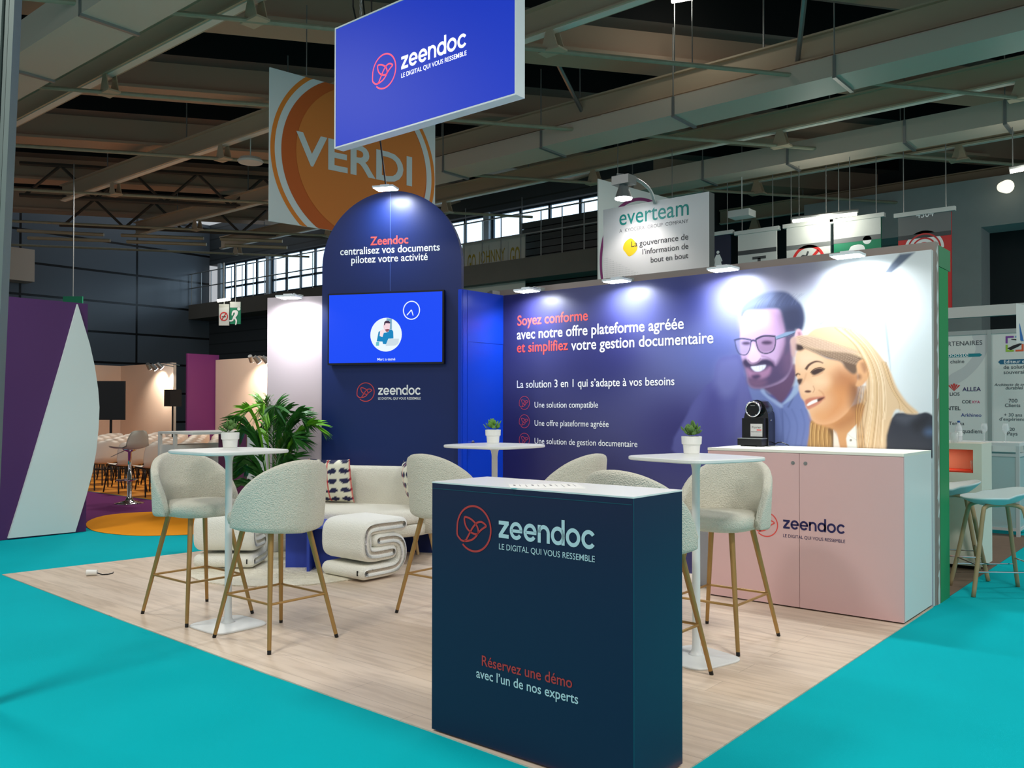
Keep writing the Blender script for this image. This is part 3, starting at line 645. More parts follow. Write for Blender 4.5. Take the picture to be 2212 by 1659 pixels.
# blue door wall
dw = thing('blue_wall', 'narrow royal blue wall with a flush hidden door beside the tall arch', 'wall', (0, 0, 0))
m = MB(); m.box((-.05, -.60, 0), (-.004, .0, 2.5)); m.build('panel', ROYAL, dw)
m = MB(); m.box((-.004, -.523, .012), (0.0, -.017, 2.008)); d = m.build('hidden_door', ROYAL, dw)
m = MB(); m.box((-.004, -.585, .012), (0.0, -.529, 2.5)); m.box((-.004, -.523, 2.014), (0.0, -.002, 2.5)); m.build('facing', ROYAL, dw)
m = MB(); m.cyl((0, -.49, 1.06), (.035, -.49, 1.06), .012, n=10); m.cyl((.035, -.49, 1.06), (.042, -.49, 1.06), .022, n=14); m.build('door_knob', CHROME, d)
tl = MB(); tl.box((-.045, -.16, 2.5), (-.005, -.05, 2.535)); tag(tl.build('wall_clamp', STEEL), 'small grey clamp on top of the royal blue wall corner', 'clamp')

# arch
AA = math.radians(24.8); UA = V((math.cos(AA), math.sin(AA), 0)); NA = V((math.sin(AA), -math.cos(AA), 0)); PA0 = V((-.42, -.70, 0))
fa = Frame(PA0, UA, E_UZ, .0015)
aw = thing('arch_panel', 'tall navy arched panel carrying a screen above the cream sofa', 'panel', PA0, AA)
uL, uR = -1.062, .388; uc = (uL+uR)/2; ur = (uR-uL)/2; zs = 3.49-ur
prof = [(uL, 0.004), (uR, 0.004), (uR, zs)]+[(uc+ur*math.cos(t), zs+ur*math.sin(t)) for t in np.linspace(.001, PI, 48)][1:]
m = MB(); m.prism(prof, -.07, 0, fa); m.build('board', NAVY_M, aw, world=True)
m = MB(); ribbon(m, fa, [(uc, 2.52), (uc, 3.47)], .004); m.build('seam', mat('seam_blue', (70, 96, 170), .5), aw, world=True)
m = MB(); text_px(m, fa, 'Zeendoc', (800, 529.5), (882, 525.5), .03, 1.05); m.build('coral_lettering', RED, aw, world=True)
m = MB(); text_px(m, fa, 'centralisez vos documents', (735, 552), (950, 540), .022, 1.05); text_px(m, fa, 'pilotez votre activité', (759, 569), (924, 561.5), .022, 1.05); m.build('white_lettering', WHT_P, aw, world=True)
a, b = fa.px(790, 847); m = MB(); bird(m, fa, a, b, .094); m.build('bird_emblem', mat('dim_coral', (200, 66, 66), .5), aw, world=True)
a, b = fa.px(817, 853); a2, b2 = fa.px(909, 852); m = MB(); logotype(m, fa, a, b, a2-a, .068); text_px(m, fa, 'LE DIGITAL QUI VOUS RESSEMBLE', (817, 863.5), (909, 862.5), .012, 1.1); m.build('logo_lettering', WHT_P, aw, world=True)
# TV
tv = thing('wall_screen', 'wall mounted flat screen showing a blue slide on the navy arch', 'screen', PA0+UA*(-.365)+V((0, 0, 2.155)), AA)
f2 = Frame(PA0+NA*.055, UA, E_UZ, .0)
m = MB(); m.prism([(-.972, 1.805), (.232, 1.805), (.232, 2.505), (-.972, 2.505)], -.045, 0, f2); m.build('housing', BLACK, tv, world=True)
def emis(name, c, s): return mat(name, (0, 0, 0), .3, emit=c, estr=s)
SB = emis('screen_blue', (2, 70, 246), 1.0)
m = MB(); flat_poly(m, f2, [(-.957, 1.823), (.217, 1.823), (.217, 2.490), (-.957, 2.490)], .0012); m.build('display', SB, tv, world=True)
SW = emis('screen_white', (236, 248, 255), 1.0)
cx, cz = f2.px(834, 723); m = MB(); flat_poly(m, f2, ellipse(cx, cz, .163, .163), .002); m.build('picture_disc', SW, tv, world=True)
C6 = lambda pts: [f2.px(760+x/10.37, 640+y/10.37) for x, y in pts]
for nm, c, pts in [('window_strip', (120, 168, 196), [(780, 492), (900, 500), (900, 740), (840, 740), (850, 560), (780, 540)]),
                   ('pullover', (0, 132, 190), [(560, 1010), (600, 800), (650, 770), (720, 820), (790, 810), (850, 745), (900, 745), (930, 790), (935, 945), (820, 950), (770, 1075), (700, 1070), (690, 1015)]),
                   ('head', (244, 214, 222), [(740, 600), (800, 590), (860, 610), (855, 720), (820, 800), (770, 800), (720, 740), (705, 660)]),
                   ('beard', (150, 90, 100), [(745, 745), (800, 735), (850, 740), (815, 795), (770, 795)]),
                   ('hair', (60, 40, 66), [(725, 650), (730, 580), (770, 545), (830, 550), (865, 585), (860, 610), (760, 605), (742, 650)]),
                   ('hand', (248, 224, 228), [(640, 780), (700, 740), (760, 790), (720, 820), (690, 915), (625, 890)]),
                   ('laptop', (206, 222, 230), [(825, 950), (1060, 950), (1050, 1060), (980, 1105), (760, 1115)]),
                   ('mug', (100, 190, 206), [(548, 1030), (620, 1018), (615, 1110), (545, 1112)])]:
    m = MB(); flat_poly(m, f2, C6(pts), .0026 + .0004*(['window_strip', 'pullover', 'head', 'beard', 'hair', 'hand', 'laptop', 'mug'].index(nm))); m.build('picture_'+nm, emis('tv_'+nm, c, 1.0), tv, world=True)
cx, cz = f2.px(889, 670.3); m = MB(); ribbon(m, f2, ellipse(cx, cz, .082, .086, 40), .010, True, .002)
ribbon(m, f2, C6([(1235, 425), (1338, 305)]), .010, False, .002); ribbon(m, f2, C6([(1338, 305), (1376, 432)]), .009, False, .002); m.build('clock_icon', SW, tv, world=True)
m = MB(); f2b = Frame(f2.O, UA, E_UZ, .002); text_px(m, f2b, 'Marc a gagné', (815.5, 779.5), (854, 777.5), .03, 1.0); m.build('caption', SW, tv, world=True)

# blush wall left of the arch
fb = Frame(V((-1.419, -1.125, 0)), UA, E_UZ)
bw = thing('blush_wall', 'pale blush partition wall left of the navy arch behind the palm', 'wall', fb.O, AA)
m = MB(); m.prism([(-.602, 0.004), (1.35, 0.004), (1.35, 2.5), (-.602, 2.5)], -.045, 0, fb); m.build('board', BLUSH, bw, world=True)

# ------------------------------------------------------------------ LED floods on the wall tops
def flood(P, nrm, label, power, rz, group='flood lamps on the stand walls'):
    """P: centre of the lamp head"""
    o = thing('flood_lamp', label, 'lamp', P, rz, group)
    m = MB(); m.box((-.105, -.075, .004), (.105, .075, .022)); m.box((-.045, -.03, .022), (.045, .04, .04)); m.build('housing', mat('lamp_white', (228, 234, 236), .4), o)
    m = MB(); m.box((-.095, -.066, -.001), (.095, .066, .004)); m.build('led_lens', LENS, o)
    m = MB(); m.tube([(0, .03, .02), (0, .10, .055), (0, .19, .05)], .008, 8); m.box((-.03, .165, .024), (.03, .235, .058)); m.build('arm', ALU, o)
    l = bpy.data.lights.new('flood_light', 'AREA'); l.energy = power; l.color = (.90, .96, 1.0); l.shape = 'RECTANGLE'; l.size = .19; l.size_y = .13; l.spread = math.radians(150)
    lo = bpy.data.objects.new('flood_light', l); COL.objects.link(lo); lo.parent = o; lo.location = (0, 0, -.006)
    lo.rotation_euler = (math.radians(14), 0, 0)
    return o
for (x, lab) in [(.46, 'first white flood lamp from the arch on top of the navy picture wall'), (1.455, 'second white flood lamp from the arch on top of the navy picture wall'), (2.45, 'third white flood lamp from the arch on the picture wall above the man'), (3.42, 'white flood lamp on top of the picture wall above the blonde woman')]:
    flood(V((x, -.20, 2.478)), None, lab, 16, 0)
q = hit(833, 409, PA0+NA*.20, NA); flood(q, None, 'white flood lamp at the very top of the navy arch', 14, AA)
q = hit(624, 644, fb.O+NA*.20, NA); flood(q, None, 'white flood lamp on top of the blush wall', 15, AA)

# ================================================================== COUNTER, CABINET
ct = thing('welcome_counter', 'dark navy rectangular counter with logo at the front corner of the oak floor', 'counter', (2.8963, -3.8892, 0), .0028)
cw, cdp, ch = 1.0037, .3581, 1.0701
m = MB(); m.box((0, 0, .014), (cw, cdp, ch-.006)); o = m.build('body', NAVY, ct)
m = MB(); m.box((-.001, -.001, ch-.006), (cw+.001, cdp+.001, ch)); m.build('top', WHITE, ct)
m = MB()
for a in (0.03, cw-.09):
    for b in (.03, cdp-.09): m.box((a, b, .006), (a+.06, b+.06, .014))
m.build('feet', BLACK, ct)
m = MB(); m.box((cw-.0005, 0, .014), (cw+.0012, .004, ch-.006)); m.box((.002, -.0012, ch-.03), (cw-.004, 0, ch-.027)); m.build('edge_strip', mat('edge_teal', (20, 74, 92), .35), ct)
fc_ = Frame((2.8963, -3.8892, 0), (math.cos(.0028), math.sin(.0028), 0), E_UZ, .0018)
CORAL2 = mat('counter_coral', (206, 62, 58), .45); PALE2 = mat('counter_pale', (206, 226, 230), .45)
m = MB(); a, b = fc_.px(1024, 1142); bird(m, fc_, a, b, .0965); m.build('bird_emblem', CORAL2, ct, world=True)
m = MB(); a, b = fc_.px(1078, 1162); a2, b2 = fc_.px(1286, 1186); logotype(m, fc_, a, (b+b2)/2, a2-a, .068); text_px(m, fc_, 'LE DIGITAL QUI VOUS RESSEMBLE', (1078.5, 1187.5), (1285.5, 1213), .004, 1.08)
text_px(m, fc_, 'avec l’un de nos experts', (1029.5, 1464.5), (1249.5, 1519), .022, 1.05); m.build('pale_lettering', PALE2, ct, world=True)
m = MB(); text_px(m, fc_, 'Réservez une démo', (1041.5, 1438.5), (1236.5, 1485), .022, 1.05); m.build('coral_lettering', CORAL2, ct, world=True)
# leaflet on the counter
lf = thing('leaflet', 'white printed leaflet lying on the white top of the navy counter', 'leaflet', (3.40, -3.765, 1.0705), math.radians(-3))
P4 = [hz(x, y, 1.0705) for x, y in ((1098, 1046.5), (1246, 1045), (1266, 1055.5), (1103, 1054))]
m = MB(); q = [(p.x, p.y) for p in P4]; m.prism(q[::-1], 1.0703, 1.0716); m.build('sheet', mat('paper', (244, 244, 240), .6), lf, world=True)
m = MB()
for k in range(11):
    t = .06+k*.085; a = P4[0].lerp(P4[1], t); b = P4[3].lerp(P4[2], t); w_ = V((.004+.008*(k % 3 == 0), 0, 0))
    p0 = a.lerp(b, .2); p1 = a.lerp(b, .45+.3*((k*7) % 3)/2); z = V((0, 0, .0014))
    m.add([p0+z, p0+w_+z, p1+w_+z, p1+z], [(0, 1, 2, 3)])
m.build('print_lines', GREYTXT, lf, world=True)

x0, x1, y0, hc = 2.5522, 3.925, -.6706, 1.095
cb = thing('storage_cabinet', 'long pink two-door cabinet with white top against the picture wall', 'cabinet', (x0, y0, 0))
L, D = x1-x0, .6706-.012
m = MB(); m.box((0, .018, .02), (L, D, hc-.018)); m.build('carcass', WHITE, cb)
m = MB(); m.box((-.0, -.0, hc-.018), (L, D, hc)); m.build('top', mat('ivory_laminate', (240, 240, 226), .4), cb)
m = MB(); m.box((.01, .03, .006), (L-.01, D-.02, .02)); m.build('plinth', BLACK, cb)
sx = 3.244-x0; fd = Frame((x0, y0, 0), E_UX, E_UZ, .0015)
for a, b, k in ((0.002, sx-.0015, 1), (sx+.0015, L-.002, 0)):
    m = MB(); m.box((a, 0, .016), (b, .018, hc-.021)); d = m.build('door', PINK, cb)
    kx = 3.199-x0 if k else 3.287-x0
    m = MB(); m.cyl((kx, -.003, 1.008), (kx, 0, 1.008), .013, n=14); m.cyl((kx, -.006, 1.008), (kx, -.003, 1.008), .008, n=10); m.build('lock', STEEL, d)
m = MB(); bird(m, fd, 3.003-x0, .566, .088); m.build('bird_emblem', RED, cb, world=True)
m = MB(); logotype(m, fd, 3.128-x0, .549, .426, .062); text(m, fd, 'LE DIGITAL QUI VOUS RESSEMBLE', 3.128-x0, .489, .426, .002, 1.1); m.build('logo_lettering', mat('navy_ink', (36, 32, 84), .5), cb, world=True)
m = MB(); m.box((2.30, -.44, .02), (2.53, -.05, .60)); m.box((2.30, -.43, .006), (2.53, -.06, .02))
tag(m.build('small_fridge', mat('grey_fridge', (150, 152, 156), .5)), 'small grey box standing at the left end of the pink cabinet', 'fridge')

# coffee machine
cm = thing('coffee_machine', 'black capsule coffee machine with chrome ring on the pink cabinet', 'coffee machine', (2.61, -.235, hc))
m = MB()
prf = [(.0, .0), (.205, .0), (.205, .20), (.200, .25), (.178, .31), (.15, .345), (.115, .357), (.08, .352), (.045, .325), (.012, .25), (0.0, .20)]
fcm = Frame((0, .05, 0), E_UX, E_UZ)
m.rings([[(a*(1-s)+.1025*s, y, b*(1-s)+.15*s) for a, b in prf] for y, s in ((.045, .03), (.05, 0), (.175, 0), (.195, .10), (.20, .2))]); m.build('body', BLACKG, cm, smooth=False)
m = MB(); m.cyl((.102, .0, .285), (.102, .06, .285), .062, .066, n=28); m.build('brew_head', BLACKG, cm)
m = MB(); m.tube([(.102+.056*math.cos(t), -.003, .285+.056*math.sin(t)) for t in np.linspace(0, 2*PI, 32, endpoint=False)], .0075, 8, True); m.build('chrome_ring', CHROME, cm, smooth=True)
m = MB(); m.cyl((.102, -.006, .285), (.102, 0, .285), .047, n=24); f_ = Frame((0, -.0062, 0), E_UX, E_UZ, .001); m.build('dial', BLACK, cm)
m = MB(); flat_poly(m, f_, [(.085, .309), (.122, .309), (.122, .315), (.085, .315)]); m.build('badge', STEEL, cm)
m = MB(); m.box((0.0, -.055, .008), (.195, .05, .058)); m.box((.02, -.04, 0), (.05, .04, .008)); m.box((.15, -.04, 0), (.18, .04, .008)); m.build('drip_tray', BLACK, cm)
m = MB(); m.box((.0, -.056, .058), (.195, .05, .063)); m.build('drip_grid', STEEL, cm)
m = MB(); m.box((.012, .0, .063), (.19, .047, .215)); m.build('front_panel', BLACK, cm)
m = MB(); f_ = Frame((0, -.0005, 0), E_UX, E_UZ, .0008); flat_poly(m, f_, [(.082, .075), (.178, .075), (.178, .172), (.082, .172)]); m.build('sticker', mat('sticker_paper', (206, 204, 200), .6), cm)
f3 = Frame((0, -.0015, 0), E_UX, E_UZ, .0008); m = MB(); text(m, f3, 'Poirier', .094, .136, .074, .0, 1.0); text(m, f3, 'Expert boissons', .09, .108, .08, .005, 1.0); m.build('sticker_lettering', DARKTXT, cm)
m = MB(); flat_poly(m, f3, [(.132, .121), (.170, .120), (.170, .129), (.132, .130)]); m.build('sticker_mark', RED, cm)
m = MB(); m.cyl((.208, .12, .27), (.214, .12, .27), .006, n=8); m.cyl((.2, .1, .20), (.209, .1, .20), .006, n=8); m.build('button', CHROME, cm)
m = MB(); m.tube([(.20, .18, .012), (.23, .172, .028), (.26, .168, .030), (.29, .175, .016), (.31, .19, .005)], .004, 6); m.build('power_cord', BLACK, cm)

# ================================================================== BAR TABLES
def superell(a, b, n, k=48, rot=0):
    out = []
    for i in range(k):
        t = 2*PI*i/k; c, s = math.cos(t), math.sin(t)
        out.append((a*math.copysign(abs(c)**(2/n), c), b*math.copysign(abs(s)**(2/n), s)))
    return out
def table_proto(label, loc, rz, grp):
    o = thing('bar_table', label, 'table', loc, rz, grp)
    def slab(prs): 
        m = MB(); m.rings([[(x*k, y*k, z) for x, y in superell(1, 1, 5.0, 56)] for k, z in prs]); return m
    m = slab([(.290, 1.098), (.298, 1.100), (.301, 1.104), (.301, 1.115), (.298, 1.119), (.294, 1.120)]); m.build('table_top', WHITE, o)
    m = slab([(.186, 0.006), (.190, 0.007), (.191, .013), (.188, .017), (.10, .024), (.05, .028)]); m.build('base_plate', WHITE_MET, o)
    m = MB(); m.lathe([(.055, .024), (.034, .032), (.025, .055), (.0225, .09), (.0215, 1.03), (.023, 1.05), (.028, 1.075), (.045, 1.094), (.07, 1.099)], n=20); m.build('column', WHITE_MET, o, smooth=True)
    return o
GT = 'white bar tables of the stand'
t1 = table_proto('white square bar table between the two stools at the left front', (.633, -3.445, 0), math.radians(0), GT)
dup(t1, (1.40, -1.75, 0), math.radians(0), 'white square bar table in the middle in front of the royal blue wall', GT)
dup(t1, (3.255, -2.19, 0), math.radians(-15), 'white square bar table at the right in front of the pink cabinet', GT)

# ================================================================== BAR STOOLS
def shell(mb, stations, prof=None):
    """stations: (x, y, nx, ny, zb, zt, th, lean) -> closed padded shell"""
    fr_ = [0, .03, .10, .3, .55, .8, .94, .985, 1]; pr = [.45, .85, 1, 1, 1, 1, .95, .75, .40]
    rings = []
    for x, y, nx, ny, zb, zt, th, ln in stations:
        r = []
        for f, p in list(zip(fr_, pr)): 
            z = zb+(zt-zb)*f; o = th/2*p+ln*(z-zb); r.append((x+nx*o, y+ny*o, z))
        for f, p in list(zip(fr_, pr))[::-1]:
            z = zb+(zt-zb)*f; o = -th/2*p+ln*(z-zb); r.append((x+nx*o, y+ny*o, z))
        rings.append(r)
    mb.rings(rings)
def stool_proto(label, loc, rz, grp):
    o = thing('bar_stool', label, 'stool', loc, rz, grp)
    m = MB(); se = superell(.235, .235, 2.9, 36)
    m.rings([[(x*k*1.06+.035, y*k, z) for x, y in se] for k, z in [(.62, .672), (.86, .675), (.97, .695), (1.0, .725), (.97, .752), (.86, .768), (.5, .776), (.1, .778)]]); m.build('seat', CREAM, o, smooth=True)
    st = []; PH = math.radians(103); N = 30
    for i in range(N+1):
        f = -PH+2*PH*i/N; t = abs(f)/PH
        zt = .735+.35*max(0.0, math.cos(t*PI/2))**.72; zb = .655+.03*t
        x, y = -.245*math.cos(f)+.005, .262*math.sin(f); nx, ny = -math.cos(f), math.sin(f)
        th = .058*(1-.35*t**4)
        st.append((x, y, nx, ny, zb, zt, th, .10*max(0, math.cos(f))))
    m = MB(); shell(m, st); m.build('backrest', CREAM, o, smooth=True)
    tops = {}
    for sx in (1, -1):
        for sy in (1, -1):
            a = V((sx*.135+.0, sy*.13, .685)); b = V((sx*.280, sy*.238, .006)); d = (b-a).normalized(); e = b-d*.022
            m = MB(); m.cyl(a, e, .0175, .0115, n=12); lg = m.build('leg', BRASS, o, smooth=False)
            m = MB(); m.cyl(e, b, .0118, .0112, n=12); m.build('foot_cap', BLACK, lg)
            tops[(sx, sy)] = a.lerp(b, (.685-.268)/.68)
    m = MB(); q = [tops[k] for k in ((1, 1), (1, -1), (-1, -1), (-1, 1))]
    for i in range(4): m.cyl(q[i], q[(i+1) % 4], .0075, n=8)
    m.build('footrest', BRASS, o)
    return o
GS = 'cream bar stools of the stand'
s0 = stool_proto('cream bar stool at the left front facing right with its seat turned to view', (.195, -3.40, 0), 0, GS)
dup(s0, (1.11, -3.425, 0), PI, 'cream bar stool with its rounded back to us right of the left front table', GS)
dup(s0, (1.44, -2.25, 0), PI/2, 'cream bar stool partly hidden behind the left edge of the navy counter', GS)
dup(s0, (2.02, -1.76, 0), PI, 'cream bar stool of which only the pointed back shows behind the middle of the counter', GS)
dup(s0, (3.22, -2.69, 0), PI/2, 'cream bar stool right behind the counter with its back to us', GS)
dup(s0, (3.18, -1.73, 0), -PI/2, 'cream bar stool in front of the pink cabinet showing its inner back', GS)

# ================================================================== POTTED SUCCULENTS
def succulent(loc, label, seed, kind, grp='succulents on the bar tables'):
    o = thing('potted_succulent', label, 'plant', loc, 0, grp); rd = random.Random(seed)
    m = MB(); m.lathe([(.043, 0), (.046, .003), (.0495, .048), (.0515, .054), (.0575, .058), (.060, .1), (.057, .102), (.054, .1), (.053, .085)], n=32, cap=True); m.build('pot', CERAMIC, o, smooth=False)
    m = MB(); m.lathe([(.0535, .084), (.03, .09), (.001, .091)], n=20); m.build('soil', SOIL, o)
    m = MB()
    n = 46 if kind != 1 else 40
    for i in range(n):
        az = rd.uniform(0, 2*PI); el = rd.uniform(.15, 1.35); rr_ = rd.uniform(.018, .05)
        d = V((math.cos(az)*math.cos(el), math.sin(az)*math.cos(el), math.sin(el)))
        base = V((0, 0, .092))+d*rr_ + V((0, 0, .01)); ln = rd.uniform(.03, .048); wd = ln*rd.uniform(.26, .36)
        s_ = d.cross(V((0, 0, 1))).normalized() if abs(d.z) < .98 else V((1, 0, 0)); n_ = s_.cross(d)
        rg = []
        for t, w in ((0, .25), (.3, .75), (.6, 1.0), (.85, .7), (1, .15)):
            c = base+d*(ln*t)+n_*(.012*t*t); rg.append([c+s_*(wd*w*math.cos(q))+n_*(wd*.33*w*math.sin(q)) for q in np.linspace(0, 2*PI, 8, endpoint=False)])
        m.rings(rg)
    m.build('foliage', [LEAF, LEAF, mat('bright_succulent_leaf', (108, 158, 66), .45, noise=(14, .2))][kind], o, smooth=True)
    return o
succulent((.40, -3.29, 1.12), 'small dusty green succulent in white pot on the left front table', 3, 1)
succulent((1.217, -1.557, 1.12), 'small bright green succulent in white pot on the middle table before the blue wall', 8, 2)
succulent((3.105, -1.958, 1.12), 'bushy green succulent rosette in white pot on the right table', 14, 0)

# ================================================================== LOUNGE: sofa, cushions, poufs, table, rug, palm
m = MB(); n = 72; rd = random.Random(2)
def rugring(r, z, j=0): return [(-.73+(r+rd.uniform(-j, j))*math.cos(2*PI*i/n), -1.97+(r+rd.uniform(-j, j))*math.sin(2*PI*i/n), z) for i in range(n)]
m.rings([rugring(.835, .006), rugring(.835, .016, .004), rugring(.80, .022, .004), rugring(.5, .022), rugring(.05, .022)])
tag(m.build('round_rug', mat('cream_rug', (232, 226, 206), .95, spec=.1, bump=(26, 1.0, .03), noise=(16, .08))), 'round cream tufted rug under the white poufs and blue table', 'rug')

SO = PA0+UA*(-.46)+NA*.03
so = thing('loveseat_sofa', 'cream boucle loveseat with curved front against the navy arch', 'sofa', SO, AA)   # local x along the wall, local -y to the room
def dshape(w, d, n=40, y0=0.0):
    pts = [(-w/2, y0), ]
    return [(w/2*math.copysign(abs(math.cos(t))**.62, math.cos(t)), y0-d*abs(math.sin(t))**.75) for t in np.linspace(0, PI, n)]
def dslab(mb, w, d, y0, lv):
    base = dshape(w, d, 44, y0); cy = y0-d*.45
    mb.rings([[(x*k, cy+(y-cy)*k, z) for x, y in base] for k, z in lv])
m = MB(); dslab(m, 1.42, .72, -.02, [(.90, .235), (.97, .245), (1.0, .275), (1.0, .33), (.985, .35)]); m.build('seat_base', CREAM, so, smooth=True)
m = MB(); dslab(m, 1.33, .70, -.10, [(.93, .348), (.99, .36), (1.0, .40), (.985, .445), (.94, .468), (.7, .482), (.1, .486)]); m.build('seat_cushion', CREAM, so, smooth=True)
st = []
pathp = []
for t in np.linspace(-1, 1, 61):
    s = abs(t); ang = 0
    if s < .62: x = t/.62*.56; y = -.075; nx, ny = 0, 1
    else:
        q = (s-.62)/.38*math.radians(100); x = math.copysign(.56+.13*math.sin(q), t); y = -.075-.30*(1-math.cos(q)); nx, ny = math.copysign(math.sin(q), t), math.cos(q)
    tuft = .010*abs(math.sin(t*PI*5.5))
    zt = .83 - (.0 if s < .6 else .26*((s-.6)/.4)**1.3)
    st.append((x, y, nx, ny, .26, zt, .115+tuft, .03))
m = MB(); shell(m, st); m.build('backrest', CREAM, so, smooth=True)
for x, y, dx, dy in ((.42, -.10, .05, .0), (-.42, -.12, -.05, .0), (.57, -.07, .05, 0), (-.40, -.56, -.04, -.04), (.36, -.58, .04, -.04)):
    m = MB(); m.cyl((x, y, .25), (x+dx, y+dy, .006), .021, .013, n=12); m.build('leg', LEGWOOD, so)
# printed cushions
def cushion(M4, label, seed, grp='leaf print cushions on the sofa'):
    N = 34; o = thing('cushion', label, 'cushion', M4.to_translation(), 0, grp); vs, cols = [], []; R3 = M4.to_3x3()
    cre, nav, red = [np.array([lin(c) for c in q]) for q in ((232, 228, 206), (36, 38, 74), (206, 44, 48))]
    def pat(u, v):
        c = cre
        for cxx in (.0, .5, 1.0):
            dx = u-cxx
            if abs(dx) < .008: return red
            row = (v*4.6) % 1.0; side = abs(dx)
            if .012 < side < .235:
                t = (side-.012)/.22; yc = .36+.16*t; hw = .40*math.sin(PI*min(1, t)**.8)**.75*(.62+.3*t)
                if abs(row-yc-.1) < hw*.95: c = nav
        return c
    for sgn in (1, -1):
        for j in range(N+1):
            for i in range(N+1):
                a, b = i/N*2-1, j/N*2-1
                th = .085*((1-abs(a)**2.6)*(1-abs(b)**2.6))**.55
                pin = 1-.05*(1-b*b)*(abs(a)**6); pin2 = 1-.05*(1-a*a)*(abs(b)**6)
                p = V((a*.215*pin, sgn*th, b*.215*pin2)); vs.append(R3 @ p); cols.append(pat(i/N, j/N))
    fs = []
    for s in range(2):
        o0 = s*(N+1)**2
        for j in range(N):
            for i in range(N):
                k = o0+j*(N+1)+i; f = (k, k+1, k+N+2, k+N+1); fs.append(f if s else f[::-1])
    mm = MB(); mm.add(vs, fs); ob = mm.build('cover', CUSH, o, smooth=True)
    c4 = np.concatenate([np.array(cols), np.ones((len(cols), 1))], 1).astype(np.float32)
    ob.data.color_attributes.new('print', 'FLOAT_COLOR', 'POINT').data.foreach_set('color', c4.ravel()); return o
CUSH = mat_attr('cushion_print', .6, .3)
loc = SO+UA*(-.36)+NA*.235+V((0, 0, .695))
cushion(Matrix.Translation(loc) @ Matrix.Rotation(AA, 4, 'Z') @ Matrix.Rotation(math.radians(14), 4, 'X'), 'square cream cushion with navy leaves and red stem at the left of the sofa', 1)
loc = SO+UA*(.50)+NA*.30+V((0, 0, .685))
cushion(Matrix.Translation(loc) @ Matrix.Rotation(AA-math.radians(58), 4, 'Z') @ Matrix.Rotation(math.radians(16), 4, 'X'), 'navy leaf print cushion mostly hidden at the right end of the sofa', 2)

def band(mb, path, hw, L):
    """thick rounded band along a path in the (y,z) plane, extruded along x"""
    path = smooth_poly(path, 6, False); P = [np.array(p) for p in path]; n = len(P); L1, R1 = [], []
    def outline(h):
        Lp, Rp = [], []
        for i in range(n):
            t = P[min(i+1, n-1)]-P[max(i-1, 0)]; t = t/np.linalg.norm(t); nn = np.array((-t[1], t[0])); Lp.append(P[i]+nn*h); Rp.append(P[i]-nn*h)
        t0 = P[1]-P[0]; t0 = t0/np.linalg.norm(t0); t1 = P[-1]-P[-2]; t1 = t1/np.linalg.norm(t1)
        cap0 = [P[0]+(-t0*math.cos(a)+np.array((-t0[1], t0[0]))*math.sin(a))*h for a in np.linspace(-PI/2, PI/2, 7)[1:-1]]
        cap1 = [P[-1]+(t1*math.cos(a)+np.array((-t1[1], t1[0]))*math.sin(a))*h for a in np.linspace(PI/2, -PI/2, 7)[1:-1]]
        return Lp+cap1+Rp[::-1]+cap0
    nb = 5
    rings = []
    for x, k in ((-L/2, .45), (-L/2+.006, .72), (-L/2+.022, .93), (-L/2+.045, 1), (L/2-.045, 1), (L/2-.022, .93), (L/2-.006, .72), (L/2, .45)):
        rings.append([(x, q[0], q[1]) for q in outline(hw*k)])
    N = len(rings[0]); vs = [p for r in rings for p in r]; fs = []
    for i in range(len(rings)-1): fs += [(i*N+k, i*N+(k+1) % N, (i+1)*N+(k+1) % N, (i+1)*N+k) for k in range(N)]
    for e, flip in ((0, True), (len(rings)-1, False)):
        o = e*N; q = []
        for i in range(n-1): q.append((o+i, o+i+1, o+n+nb+(n-2-i), o+n+nb+(n-1-i)))
        q.append(tuple([o+n-1]+[o+n+k for k in range(nb)]+[o+n+nb])); q.append(tuple([o+2*n+nb-1]+[o+2*n+nb+k for k in range(nb)]+[o]))
        fs += [f if flip else f[::-1] for f in q]
    mb.add(vs, fs)
def pouf(label, loc, rz, first=None):
    if first: return dup(first, loc, rz, label, 'white poufs on the round rug')
    o = thing('pouf', label, 'pouf', loc, rz, 'white poufs on the round rug')      # local x along the roll, y depth
    m = MB(); band(m, [(.205, .412), (.05, .414), (-.11, .412), (-.170, .385), (-.180, .305), (-.170, .225), (-.11, .198), (.02, .198), (.09, .200)], .060, .52); m.build('upper_fold', CREAM_W, o, smooth=True)
    m = MB(); band(m, [(-.055, .305), (.03, .306), (.12, .300), (.185, .262), (.206, .185), (.185, .112), (.12, .068), (0, .060), (-.185, .060)], .055, .52); m.build('lower_fold', CREAM_W, o, smooth=True)
    m = MB(); m.box((.205, -.246, .045), (.213, -.236, .085)); m.build('tag', BLACK, o)
    return o
pf = pouf('white folded teddy pouf with its S-shaped end in full view in front of the sofa', (.03, -1.815, .018), 0)
pouf('white folded teddy pouf behind the left front table', (-1.17, -2.27, .024), math.radians(38), pf)
cf = thing('coffee_table', 'low cobalt blue table with crossed slab legs between the poufs', 'table', (-.52, -1.90, .022), math.radians(40))
m = MB(); m.rings([[(x*k, y*k, z) for x, y in superell(.265, .265, 9, 40)] for k, z in ((.985, .362), (1, .366), (1, .382), (.985, .386))]); m.build('table_top', TABLEBLUE, cf)
m = MB(); m.box((-.235, -.012, 0), (.235, .012, .362)); m.build('leg_slab', TABLEBLUE, cf)
m = MB(); m.box((-.012, -.20, 0), (.012, -.012, .362)); m.box((-.012, .012, 0), (.012, .20, .362)); m.build('cross_slab', TABLEBLUE, cf)

